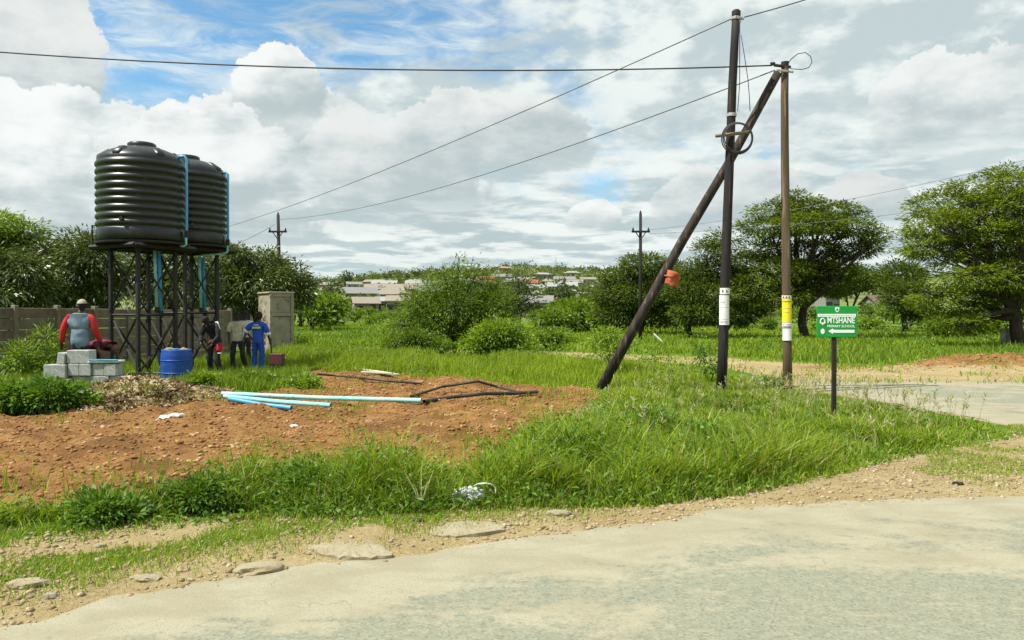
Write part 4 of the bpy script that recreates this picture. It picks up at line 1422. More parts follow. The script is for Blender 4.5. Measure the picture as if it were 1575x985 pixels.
def build_town():
    Hs = [
        ('pale roofed house with a shady verandah at the left of the far town', 552, 170, 7.2, 3.0, 5, 'grey', 'cwall', 'gable', .25, 3),
        ('wide beige hipped roof house beside the verandah house', 605, 185, 9.5, 2.4, 7, 'beige', 'bwall', 'hip', .1, 3),
        ('long low brick house above the beige hipped roof', 605, 250, 17, 2.6, 6, 'beige', 'bwall', 'gable', .05, 5),
        ('long white roofed house on the crest above the brick house', 592, 330, 10, 2.5, 5, 'white', 'cwall', 'gable', 0, 3),
        ('second white roofed house on the crest near the thicket', 640, 330, 8, 2.5, 5, 'white', 'bwall', 'gable', 0, 2),
        ('pale grey house half hidden by the thicket top', 660, 210, 6.5, 2.6, 5, 'grey', 'gwall', 'gable', .2, 2),
        ('low flat cream outbuilding left of the verandah house', 510, 160, 4.6, 1.8, 4, 'white', 'cwall', 'shed', 0, 1),
        ('small cream house below the verandah house', 562, 135, 4.0, 1.8, 4, 'beige', 'gwall', 'gable', .3, 1),
        ('white cottage with brown windows left of the thicket', 612, 132, 3.4, 2.2, 3.5, 'beige', 'wwall', 'shed', .1, 2),
        ('tiny white house beside the white cottage', 592, 140, 3.0, 2.0, 3, 'white', 'wwall', 'shed', .1, 1),
        ('grey blue roofed house below the wooded knoll', 772, 520, 12, 3.0, 7, 'grey', 'gwall', 'gable', .1, 3),
        ('pale house on top of the wooded knoll', 775, 700, 9, 3.5, 6, 'tan', 'cwall', 'hip', .2, 2),
        ('grey roofed white walled house right of the thicket', 826, 125, 4.6, 2.0, 4, 'grey', 'wwall', 'gable', -.1, 2),
        ('red roofed house right of the grey roofed one', 864, 132, 3.2, 2.0, 4, 'red', 'bwall', 'hip', -.1, 1),
        ('long white roof house in the middle of the hillside', 864, 240, 9, 2.2, 5, 'white', 'gwall', 'gable', -.1, 3),
        ('pale square house under the ridge', 842, 300, 4.5, 3.2, 5, 'beige', 'cwall', 'hip', .1, 1),
        ('white shed roofed house left of the long white roof', 826, 225, 4.5, 2.4, 4, 'white', 'wwall', 'shed', .2, 2),
        ('white shed just above the red roofed house', 822, 190, 3.4, 2.0, 3, 'white', 'wwall', 'shed', -.2, 1),
        ('grey walled house on the upper hillside', 868, 420, 11, 3.0, 6, 'grey', 'gwall', 'gable', 0, 3),
        ('pale house at the right end of the ridge', 938, 560, 11, 3.0, 6, 'white', 'cwall', 'gable', 0, 3),
        ('yellow brown roofed house just right of the thicket top', 765, 175, 4.4, 2.2, 4, 'tan', 'cwall', 'gable', .5, 1),
        ('tiny bright white hut on the open hillside', 897, 200, 1.9, 1.6, 2, 'white', 'wwall', 'shed', 0, 1),
        ('tiny white hut beside the dark trees', 916, 255, 2.4, 2.0, 2, 'white', 'wwall', 'shed', .2, 1),
        ('white hut above the red roofed house', 877, 215, 2.2, 1.9, 2, 'white', 'wwall', 'shed', .2, 1),
        ('grey house with a dark window between the two thorn trees', 1358, 125, 4.6, 1.9, 5, 'brown', 'gwall', 'gable', .1, 2),
        ('white roofed house behind the trunk of the spreading thorn tree', 1264, 125, 2.6, 3.2, 5, 'grey', 'gwall', 'gable', .3, 1),
        ('low grey house behind the dark tree left of the brown pole', 1180, 125, 5.0, 1.5, 5, 'brown', 'gwall', 'shed', .0, 2),
        ('brown roofed house behind the trees at the left edge', 10, 40, 6.0, 3.2, 6, 'brown', 'gwall', 'gable', .0, 2),
        ('grey walled house behind the tank towers', 345, 42, 3.6, 2.6, 4, 'green', 'gwall', 'shed', .1, 2),
    ]
    for i, (lab, px, y, w, h, d, roof, wall, kind, rz, nw) in enumerate(Hs):
        house(lab, px, y, w, h, d, roof, wall, kind, rz, None, nw)
    rnd = random.Random(12)
    for i, (px, y) in enumerate([(486, 300), (503, 350), (520, 290), (655, 270), (675, 310), (685, 380), (740, 360), (752, 270), (790, 300), (806, 420), (815, 270), (850, 360), (885, 330), (905, 440), (920, 360), (835, 520), (880, 560), (955, 430),
                                 (745, 480), (720, 420), (700, 560), (640, 420), (575, 420), (545, 390)]):
        house('small pale house among trees on the far slope ' + ('left of the thicket' if px < 700 else 'right of the thicket'), px, y, rnd.uniform(6, 10) * y / 380, rnd.uniform(2.2, 3.0), 5, rnd.choice(['grey', 'white', 'beige', 'beige', 'red']), rnd.choice(['cwall', 'gwall', 'wwall', 'bwall']),
              rnd.choice(['gable', 'hip', 'shed']), rnd.uniform(-.4, .4), None, 2)['group'] = 'small far houses ' + ('left of the thicket' if px < 700 else 'right of the thicket')


build_town()


def build_mast():
    x = (855 - 787.5) / FPX * 760
    z = hz(x, 760)
    t = thing('radio_mast', 'thin lattice radio mast standing on the far ridge', 'mast', (x, 760, z))
    mb = MB()
    mb.tube([(0, 0, 0), (0, 0, 13)], [.32, .16], 5)
    mb.build('mast_pole', M['galv'], t)
    for k in range(3):
        a = k * 2.1
        MB().tube([(math.cos(a) * 4, math.sin(a) * 4, 0), (0, 0, 11)], .03, 4).build('guy_wire', M['wire'], t)


build_mast()


# ------------------------------------------------------------------ wall of precast panels
def build_wall():
    A, B = Vector((-13.4, 21.0, 0)), Vector((-10.9, 33.0, 0))
    d = (B - A).normalized()
    L = (B - A).length
    start = A + d * (-1.5 * 4 + 0.5)
    rz = math.atan2(d.y, d.x)
    t = thing('boundary_wall', 'low grey wall of stacked concrete planks between posts behind the tanks', 'wall', start, rz)
    n = int((L + 5.6) / 1.5) + 1
    post = MB().box((0, 0, .93), (.13, .15, 1.90), bev=.012)
    me_post = None
    slats = []
    for k in range(3):
        rnd = random.Random(k)
        m = MB()
        m.box((0, 0, .0), (1.40, .05 + .004 * k, .285), bev=.012)
        slats.append(m)
    me_slats = [None] * 3
    rnd = random.Random(8)
    for i in range(n):
        if me_post is None:
            o = post.build('post', M['precastp'], t)
            me_post = o.data
        else:
            o = bpy.data.objects.new('post', me_post)
            link(o, t)
        o.location = (i * 1.5, 0, rnd.uniform(-.02, .02))
        if i == n - 1:
            break
        for j in range(6):
            k = rnd.randrange(3)
            if me_slats[k] is None:
                s = slats[k].build('concrete_plank', M['precast'], t)
                me_slats[k] = s.data
            else:
                s = bpy.data.objects.new('concrete_plank', me_slats[k])
                link(s, t)
            s.location = (i * 1.5 + .75, rnd.uniform(-.012, .012), .16 + j * .298 + rnd.uniform(-.004, .004))
            s.rotation_euler = (rnd.uniform(-.05, .05), rnd.uniform(-.006, .006), 0)


build_wall()


def build_booth():
    y = 33.2
    x = (424 - 787.5) / FPX * y
    t = thing('concrete_booth', 'tall pale concrete booth with recessed panels at the end of the wall', 'booth', (x, y, hz(x, y)), R(36))
    h, w, d = 2.48, 1.0, 1.45
    MB().box((0, 0.04, h / 2), (w - .06, d - .08, h - .04)).build('booth_body', M['booth'], t)
    for sx in (-1, 1):
        MB().box((sx * (w / 2 - .06), -d / 2 + .03, h / 2), (.12, .10, h), bev=.01).build('frame_post', M['booth'], t)
    for z, hh in ((h - .07, .14), (1.62, .14), (.10, .2)):
        MB().box((0, -d / 2 + .035, z), (w - .245, .085, hh), bev=.01).build('frame_rail', M['booth'], t)
    MB().box((0, -d / 2 + .055, 2.02), (w - .26, .04, .64)).build('upper_panel', M['booth'], t)
    MB().box((0, -d / 2 + .055, .87), (w - .26, .04, 1.3)).build('lower_panel', M['booth'], t)
    MB().box((0, 0, h + .03), (w + .06, d + .06, .07), bev=.015).build('roof_slab', M['booth'], t)


build_booth()


# ------------------------------------------------------------------ water tanks on towers
def tank_profile():
    p = [(0.0, 0.0), (1.04, 0.0), (1.09, 0.05), (1.10, 0.28), (1.075, 0.32)]
    z = 0.34
    n = 9
    for i in range(n):
        zz = z + i * 0.185
        p += [(1.055, zz), (1.075, zz + .025), (1.105, zz + .06), (1.11, zz + .10), (1.095, zz + .14), (1.06, zz + .17)]
    p += [(1.06, 2.02), (1.06, 2.06), (1.02, 2.13), (0.93, 2.20), (0.78, 2.28), (0.60, 2.35), (0.42, 2.40), (0.36, 2.42)]
    return p


def make_tank():
    t = thing('water_tank', 'large ribbed black plastic water tank on the nearer tower, left of the other', 'water tank', group='water tanks on towers')
    rnd = random.Random(2)

    def wob(a, z):
        return 0.006 * math.sin(3 * a + z) + (0.010 * math.sin(8 * a) if z < .3 else 0)
    MB().lathe(tank_profile(), 72, wob=wob).build('tank_body', M['tank'], t, smooth=True)
    for k in range(6):                                   # raised lugs round the shoulder
        a = k * PI / 3 + .35
        m = MB()
        rot = Matrix.Rotation(a, 3, 'Z') @ Matrix.Rotation(R(32), 3, 'Y')
        c = (math.cos(a) * .88, math.sin(a) * .88, 2.19)
        m.box(c, (.40, .26, .13), mat=rot, bev=.05)
        o = m.build('shoulder_lug', M['tank'], t)
        smooth_by_angle(o, 50)
    MB().lathe([(0.0, 2.40), (0.34, 2.40), (0.35, 2.42), (0.35, 2.50), (0.31, 2.53), (0.12, 2.545), (0.0, 2.545)], 32).build('lid', M['tank'], t, smooth=True)
    MB().tube([(0, -1.10, .50), (0, -1.16, .50)], .05, 10).build('outlet_boss', M['tank'], t)
    return t


CORN = [(-.746, -.206), (.206, -.746), (.746, .206), (-.206, .746)]


def make_stand():
    t = thing('tank_tower', 'black braced steel tower under the nearer, left water tank', 'tower', group='steel tank towers')
    h = 3.38
    for (x, y) in CORN:
        a = math.atan2(y, x)
        MB().box((x, y, h / 2 - .1), (.085, .085, h + .1), mat=Matrix.Rotation(a + PI / 4, 3, 'Z')).build('leg', M['steel'], t)
        MB().box((x, y, .02), (.24, .24, .025), mat=Matrix.Rotation(a + PI / 4, 3, 'Z')).build('foot_plate', M['steel'], t)
    for i in range(4):
        p, q = Vector((*CORN[i], 0)), Vector((*CORN[(i + 1) % 4], 0))
        nrm = (p + q).normalized()
        for z in (1.62, 3.30):
            bar(p + Vector((0, 0, z)), q + Vector((0, 0, z)), .038).build('rail', M['steel'], t)
        for (z0, z1) in ((.14, 1.56), (1.68, 3.22)):
            for s in (0, 1):
                a, b = (p, q) if s == 0 else (q, p)
                off = nrm * (.03 if s == 0 else -.03)
                bar(a + off + Vector((0, 0, z0)), b + off + Vector((0, 0, z1)), .036 if z0 > 1 else .044).build('brace', M['steel'], t)
    # deck: square frame and round plate
    k = 1.26 / .774
    F = [Vector((x * k, y * k, h - .02)) for x, y in CORN]
    for i in range(4):
        bar(F[i], F[(i + 1) % 4], .09).build('deck_beam', M['steel'], t)
    bar(F[0] * .98 + Vector((0, 0, .04)), F[2] * .98 + Vector((0, 0, .04)), .07).build('deck_joist', M['steel'], t)
    bar(F[1] * .98 + Vector((0, 0, .045)), F[3] * .98 + Vector((0, 0, .045)), .07).build('deck_joist', M['steel'], t)
    MB().lathe([(0.0, h + .06), (1.13, h + .06), (1.14, h + .11), (0, h + .11)], 40).build('deck_plate', M['steel'], t)
    c = F[0]
    e0, e1 = c.lerp(F[1], .02), c.lerp(F[3], .02)
    top = Vector((0, 0, .56))
    MB().tube([c.lerp(F[1], .05), c.lerp(F[1], .05) + top, c.lerp(F[3], .14) + top, c.lerp(F[3], .14)], .022, 6).build('guard_rail', M['steel'], t)
    return t


def build_tanks():
    c1, c2 = Vector((-9.63, 21.0, 0)), Vector((-9.40, 23.35, 0))
    s1 = make_stand()
    s2 = copy_tree(s1)
    props(s2, 'black braced steel tower under the farther, right water tank')
    t1 = make_tank()
    t2 = copy_tree(t1)
    props(t2, 'large ribbed black plastic water tank on the farther tower, partly behind the other')
    for s, t, c in ((s1, t1, c1), (s2, t2, c2)):
        z = hz(c.x, c.y) - .02
        s.location = (c.x, c.y, z)
        up = 0.0 if c is c1 else 0.13
        s.scale = (1, 1, 1 + up / 3.38)
        t.location = (c.x - .03, c.y, z + 3.49 + up)
        t.scale = (1, 1, 1.03)
    t2.rotation_euler = (0, 0, .5)
    # blue pipes
    for (c, side, lab, lab2) in ((c1, -0.05, 'blue plastic pipe running down the right side of the nearer tank', 'twin aqua down pipes hanging under the nearer tank'),
                                 (c2, 0.0, 'blue plastic pipe running down the right side of the farther tank', 'twin aqua down pipes hanging under the farther tank')):
        p = thing('water_pipe', lab, 'pipe', (c.x, c.y, c.z))
        x, y = 1.145, .02 + side
        MB().tube([(x - .25, y, 5.72), (x - .06, y, 5.74), (x, y, 5.68), (x, y, 3.62), (x - .02, y - .02, 3.5)], .037, 10).build('vertical_pipe', M['bluepipe'], p, smooth=True)
        MB().tube([(x, y, 3.80), (x, y, 3.62)], .055, 10).build('valve', M['steel'], p)
        MB().tube([(x - .01, y - .02, 3.62), (x - .01, y - .02, 3.44), (x - .06, y - .02, 3.40), (x - .75, y - .06, 3.33), (x - .80, y - .05, 3.27)], .032, 10).build('bottom_pipe', M['aquapipe'], p, smooth=True)
        q = thing('down_pipe', lab2, 'pipe', (c.x, c.y, c.z))
        for k, (dx, m) in enumerate(((-.82, 'aquapipe'), (-.72, 'bluepipe'))):
            MB().tube([(x + dx, y - .04 + k * .03, 3.30 - .02 * k), (x + dx + .03, y + .02 + k * .03, 1.80 - .10 * k)], .042, 10).build('vertical_pipe', M[m], q, smooth=True)
            MB().tube([(x + dx + .03, y + .02 + k * .03, 1.81 - .10 * k), (x + dx + .03, y + .02 + k * .03, 1.66 - .1 * k)], .062, 10).build('valve', M['steel'], q)


build_tanks()


# ------------------------------------------------------------------ poles, strut, wires
def path_px(pts, y0, y1=None):
    y1 = y0 if y1 is None else y1
    n = len(pts)
    return [W(p[0], p[1], y0 + (y1 - y0) * i / (n - 1)) for i, p in enumerate(pts)]


def curved_sheet(cx, cy, z0, z1, r, a0, a1, n=10):
    m = MB()
    v = []
    for z in (z0, z1):
        for rr in (r, r + .004):
            for i in range(n + 1):
                a = a0 + (a1 - a0) * i / n
                v.append((cx + rr * math.cos(a), cy + rr * math.sin(a), z))
    k = n + 1
    f = []
    for i in range(n):
        f += [(k + i, k + i + 1, 3 * k + i + 1, 3 * k + i), (i + 1, i, 2 * k + i, 2 * k + i + 1), (i, i + 1, k + i + 1, k + i), (2 * k + i + 1, 2 * k + i, 3 * k + i, 3 * k + i + 1)]
    f += [(0, k, 3 * k, 2 * k), (k - 1, 3 * k - 1, 4 * k - 1, 2 * k - 1)]
    return m.add(v, f)


def poster(label, pole_path, r, py0, py1, y, mat, marks, name='poster', half=1.15, dz=0.0):
    """sheet wrapped on the side of the pole that faces the road"""
    def pole_at(z):
        for a, b in zip(pole_path[:-1], pole_path[1:]):
            if a.z <= z <= b.z:
                return a.lerp(b, (z - a.z) / (b.z - a.z))
        return pole_path[0]
    z0, z1 = EYE + (HOR - py1) / FPX * y, EYE + (HOR - py0) / FPX * y
    c = pole_at((z0 + z1) / 2)
    face = math.atan2(-c.y, -c.x)
    rr = r + .012 + dz
    t = thing(name, label, 'poster', (c.x, c.y, 0))
    curved_sheet(0, 0, z0, z1, rr, face - half, face + half).build('sheet', M[mat], t)
    for (u0, u1, v0, v1, mk) in marks:
        zz0, zz1 = z1 - (z1 - z0) * v1, z1 - (z1 - z0) * v0
        a0, a1 = face - half + 2 * half * u0, face - half + 2 * half * u1
        curved_sheet(0, 0, zz0, zz1, rr + .005, a0, a1, 3).build('printed_mark', M[mk], t)
    return t


def build_poles():
    y1 = 16.4
    p1 = path_px([(1109, 612), (1112, 540), (1115, 440), (1119, 320), (1123, 215), (1126, 130), (1129, 70), (1131.5, 22)], y1)
    t = thing('utility_pole', 'tall black tarred wooden pole with a coil of cable hung on it', 'pole', p1[0])
    loc = lambda pts: [p - p1[0] for p in pts]
    MB().tube(loc(p1), [.105, .103, .100, .095, .090, .086, .083, .080], 14).build('pole_shaft', M['tarpole'], t, smooth=True)
    MB().lathe([(.0, 0), (.086, 0), (.090, .02), (.090, .10), (.06, .13), (0, .135)], 14, c=p1[-1] - p1[0] - Vector((0, 0, .06))).build('pole_cap', M['steel'], t)
    b = W(1124.5, 178, y1) - p1[0]
    MB().lathe([(.098, -.035), (.104, -.03), (.104, .03), (.098, .035)], 14, c=b).build('metal_band', M['galv'], t)
    b = W(1131, 30, y1) - p1[0]
    MB().lathe([(.088, -.03), (.096, -.02), (.096, .02), (.088, .03)], 14, c=b).build('metal_band', M['galv'], t)
    MB().tube([b, b + Vector((.16, -.03, -.01))], .028, 8).build('insulator', M['galv'], t)
    a, c = W(1100, 210, y1 - .13) - p1[0], W(1152, 204, y1 - .13) - p1[0]
    mb = MB()
    mb.tube([a, c], .035, 4)
    mb.build('cross_bracket', M['precastp'], t)
    # coil of cable on the bracket
    ct = thing('cable_coil', 'round coil of black cable hanging on the tall tarred pole', 'cable', W(1134, 213, y1 - .22))
    for k in range(4):
        rr = .275 + .016 * (k % 2) + .008 * k
        pts = [(math.cos(u) * rr, .02 * k - .03 + .01 * math.sin(3 * u + k), math.sin(u) * rr * 1.02) for u in np.linspace(0, 2 * PI, 33)]
        MB().tube(pts, .012, 6, cap=False).build('cable_turn', M['wire'], ct, smooth=True)
    y2 = 16.5
    p2 = path_px([(1212, 614), (1211, 540), (1209.5, 440), (1208, 330), (1206.5, 220), (1206, 150), (1206.5, 98)], y2)
    t2 = thing('utility_pole', 'brown weathered wooden pole with a yellow poster', 'pole', p2[0])
    l2 = [p - p2[0] for p in p2]
    MB().tube(l2, [.098, .092, .088, .084, .080, .077, .075], 14).build('pole_shaft', M['brownpole'], t2, smooth=True)
    top = l2[-1]
    MB().lathe([(.0, 0), (.079, 0), (.080, .08), (.0, .09)], 12, c=top - Vector((0, 0, .06))).build('pole_cap', M['steel'], t2)
    MB().tube([top + Vector((-.24, -.05, -.06)), top + Vector((.10, -.05, -.10))], .032, 6).build('clamp', M['steel'], t2)
    MB().tube([top + Vector((-.20, -.09, -.17)), top + Vector((.14, -.09, -.21))], .026, 6).build('clamp', M['galv'], t2)
    MB().tube([top + Vector((-.22, -.02, -.02)), top + Vector((-.30, -.04, -.03))], .035, 6).build('insulator', M['steel'], t2)
    # strut
    s = path_px([(920, 606), (985, 487), (1050, 370), (1120, 252), (1196, 113)], 17.5, 16.75)
    st = thing('pole_strut', 'long dark wooden strut leaning against the top of the brown pole', 'pole', s[0])
    MB().tube([p - s[0] for p in s], [.112, .106, .10, .094, .088], 14).build('strut_shaft', M['strut'], st, smooth=True)
    # orange rag on the strut
    c = W(1030, 430, 17.0)
    rag = thing('orange_rag', 'crumpled orange rag tied round the leaning strut', 'rag', c)
    n = 9
    v = []
    for a in range(n):
        for b in range(n):
            u, w = a / (n - 1) - .5, b / (n - 1) - .5
            f = float(fbm(np.array([u * 4 + 3.0]), np.array([w * 4 + 8.0]), 3)[0]) - .5
            v.append((.05 + u * .27 + w * .07 + f * .03, -.125 + .35 * u * u + f * .09, w * .30 - u * .10 + f * .05))
    o = MB().add(v, [(a * n + b, (a + 1) * n + b, (a + 1) * n + b + 1, a * n + b + 1) for a in range(n - 1) for b in range(n - 1)]).build('rag_cloth', M['orange'], rag, smooth=True)
    sol = o.modifiers.new('thickness', 'SOLIDIFY')
    sol.thickness = .012
    MB().tube([(-.12, -.05, .08), (.0, -.125, .05), (.11, -.05, .02)], .016, 6).build('rag_knot', M['orange'], rag, smooth=True)
    # posters
    rows = [(0.2, .8, .24 + .09 * i, .26 + .09 * i, 'inkg') for i in range(5)]
    poster('small white notice with two dark dots on the tarred pole', p1, .100, 443.5, 453, y1, 'paper', [(.25, .38, .35, .70, 'ink'), (.60, .73, .35, .70, 'ink')], half=1.0, name='notice')
    poster('long white paper poster on the tarred pole', p1, .100, 454.5, 500, y1, 'paper', [(.10, .9, .40, .41, 'inkg'), (.12, .5, .22, .24, 'inkg'), (.08, .92, .80, .815, 'inkg'), (.15, .4, .86, .92, 'inkg'), (.5, .85, .86, .92, 'inkg')], half=1.0)
    poster('small white strip above the yellow poster on the brown pole', p2, .088, 455, 459.5, y2, 'paper', [(.15, .3, .3, .8, 'ink'), (.4, .55, .3, .8, 'ink'), (.65, .8, .3, .8, 'ink')], half=1.1, name='notice')
    poster('bright yellow paper poster on the brown pole', p2, .088, 460, 496, y2, 'yellow', [(.12, .88, .10, .14, 'ink'), (.2, .8, .38, .40, 'inkg'), (.3, .7, .55, .57, 'inkg')], half=1.1)
    poster('white printed slip below the yellow poster', p2, .089, 496.5, 504, y2, 'paper', [(.1, .3, .3, .5, 'inkg'), (.4, .9, .3, .5, 'inkg'), (.1, .9, .75, .9, 'ink')], half=1.1, name='notice')
    poster('blank white sheet at the foot of the posters on the brown pole', p2, .089, 505.5, 524, y2, 'paper', [], half=1.0, name='notice')
    return p1, p2


P1, P2 = build_poles()


def wire(label, a, b, via=None, sag=0.0, r=0.011, mat='wire', n=28, name='overhead_wire'):
    """cable from a to b; via = (px, row) it has to pass"""
    a, b = Vector(a), Vector(b)
    if via is not None:
        k = (via[0] - 787.5) / FPX
        t = (k * a.y - a.x) / ((b.x - a.x) - k * (b.y - a.y))
        y = a.y + (b.y - a.y) * t
        z = EYE + (HOR - via[1]) / FPX * y
        sag = (a.z + (b.z - a.z) * t - z) / (4 * t * (1 - t))
    pts = []
    for i in range(n + 1):
        t = i / n
        p = a.lerp(b, t)
        p.z -= sag * 4 * t * (1 - t)
        pts.append(p)
    o = MB().tube(pts, r, 5).build(name, M[mat], None, smooth=True)
    return props(o, label, 'wire')


def small_pole(label, px, py_base, py_top, y, arm_row, arm_half, r=.11, lean=0, group=None):
    x = (px - 787.5) / FPX * y
    z0 = hz(x, y)
    top = EYE + (HOR - py_top) / FPX * y
    h = top - z0
    t = thing('utility_pole', label, 'pole', (x, y, z0), 0, group)
    MB().tube([(lean, 0, -.2), (lean * .5, 0, h * .5), (0, 0, h)], [r, r * .9, r * .75], 10).build('pole_shaft', M['tarpole'], t, smooth=True)
    za = EYE + (HOR - arm_row) / FPX * y - z0
    a = arm_half * y / FPX
    MB().box((0, -.10, za), (2 * a, .09, .11)).build('cross_arm', M['tarpole'], t)
    for sx in (-1, 1):
        MB().lathe([(0, 0), (.055, 0), (.065, .06), (.04, .10), (.055, .14), (0, .19)], 8, c=(sx * (a - .08), -.10, za + .05)).build('insulator', M['steel'], t)
        bar(Vector((sx * a * .55, -.10, za - .04)), Vector((0, -.08, za - .45)), .04).build('arm_brace', M['steel'], t)
    MB().lathe([(0, 0), (.05, 0), (.06, .07), (.03, .16), (0, .2)], 8, c=(0, 0, h)).build('insulator', M['steel'], t)
    return t


def build_wires():
    small_pole('far wooden pole with a crossarm right of the water tanks', 428, 540, 331, 50, 357, 14, .13, .15)
    small_pole('far wooden pole with a crossarm left of the leaning strut', 985, 528, 329, 46, 357, 14, .11, 0)
    # short far posts
    for (px, pt, pb, y, lab) in ((533, 452, 500, 92, 'dark topped thin post in front of the verandah house'), (487, 462, 506, 88, 'slim pale post in the field beyond the booth')):
        x = (px - 787.5) / FPX * y
        z = hz(x, y)
        t = thing('post', lab, 'post', (x, y, z))
        h = EYE + (HOR - pt) / FPX * y - z
        if px == 533:
            MB().tube([(0, 0, -.1), (0, 0, h * .45)], .13, 8).build('post_foot', M['straw'], t)
            MB().tube([(0, 0, h * .45), (0, 0, h)], [.15, .12], 8).build('post_shaft', M['tarpole'], t)
        else:
            MB().tube([(0, 0, -.1), (0, 0, h)], .08, 8).build('post_shaft', M['straw'], t)
    t1, t2 = P1[-1], P2[-1]
    # service cable to the left
    a = t2 + Vector((-.26, -.04, -.05))
    Y = 17.0
    A = W(0, 83, Y)
    B = W(780, 113, 16.8)
    xs = np.array([A.x, B.x, a.x])
    zs = np.array([A.z, B.z, a.z])
    co = np.polyfit(xs, zs, 2)
    pts = [(x, 17.2 + (16.5 - 17.2) * (x + 22) / (a.x + 22), float(np.polyval(co, x))) for x in np.linspace(-22, a.x, 50)]
    o = MB().tube(pts, .0155, 6).build('overhead_wire', M['wire'], None, smooth=True)
    props(o, 'thick dark cable from the brown pole across the sky to the left edge', 'wire')
    wire('bare line from the tall black pole sloping down to the left behind the tanks', t1 + Vector((-.02, -.1, -.10)), W(330, 355, 48), (785, 181), r=.013, mat='wiregrey')
    wire('lower line from the brown pole down to the far pole by the tanks', t2 + Vector((-.22, -.04, -.16)), W(428, 338, 50), (785, 256), r=.013, mat='wiregrey')
    wire('short far line running on left from the far pole', W(424, 345, 50), W(300, 400, 56), sag=.2, r=.014, mat='wiregrey')
    wire('line rising from the tall black pole out of the top edge', t1 + Vector((.15, -.03, -.09)), W(1640, -150, 12.5), sag=.12, r=.012)
    wire('upper faint line from the far pole to the right thorn tree', W(998, 354, 46), W(1700, 215, 34), sag=.45, r=.011, mat='wiregrey')
    wire('lower faint line from the far pole passing behind the brown pole', W(998, 360, 46), W(1700, 285, 36), sag=.35, r=.011, mat='wiregrey')
    # hanging drops
    y = 16.25
    for lab, pts in (('thin cable hanging straight down beside the tall black pole', [(1141, 27), (1137, 38), (1137, 80), (1137, 130), (1134, 172)]),
                     ('thin cable hanging slack between the tall pole and the strut', [(1139, 55), (1144, 85), (1150, 125), (1152, 150), (1153, 172)])):
        o = MB().tube(path_px(pts, y, y + .25), .008, 5).build('drop_cable', M['wire'], None, smooth=True)
        props(o, lab, 'cable')
    loop = [(1209, 102), (1216, 92), (1226, 84), (1238, 82), (1246, 88), (1248, 97), (1243, 105), (1232, 108), (1218, 107), (1206, 104)]
    o = MB().tube(path_px(loop, 16.45, 16.35), .0095, 6).build('cable_loop', M['wire'], None, smooth=True)
    props(o, 'loose loop of cable curling beside the top of the brown pole', 'cable')


build_wires()


# ------------------------------------------------------------------ school sign
def text_obj(body, width, height, depth, mat, name, parent, loc, bold=0.0):
    cu = bpy.data.curves.new('lettering', 'FONT')
    cu.body = body
    cu.extrude = depth
    cu.offset = bold
    cu.resolution_u = 3
    tmp = bpy.data.objects.new('lettering', cu)
    COL.objects.link(tmp)
    dg = bpy.context.evaluated_depsgraph_get()
    me = bpy.data.meshes.new_from_object(tmp.evaluated_get(dg))
    bpy.data.objects.remove(tmp)
    V = np.array([tuple(v.co) for v in me.vertices])
    lo, hi = V.min(0), V.max(0)
    V = (V - lo) / np.maximum(hi - lo, 1e-6)
    V = np.stack([V[:, 0] * width, -V[:, 2] * depth, V[:, 1] * height], 1)
    me.vertices.foreach_set('co', V.astype(np.float32).ravel())
    me.update()
    me.materials.clear()
    me.materials.append(mat)
    o = bpy.data.objects.new(name, me)
    link(o, parent)
    o.location = loc
    return o


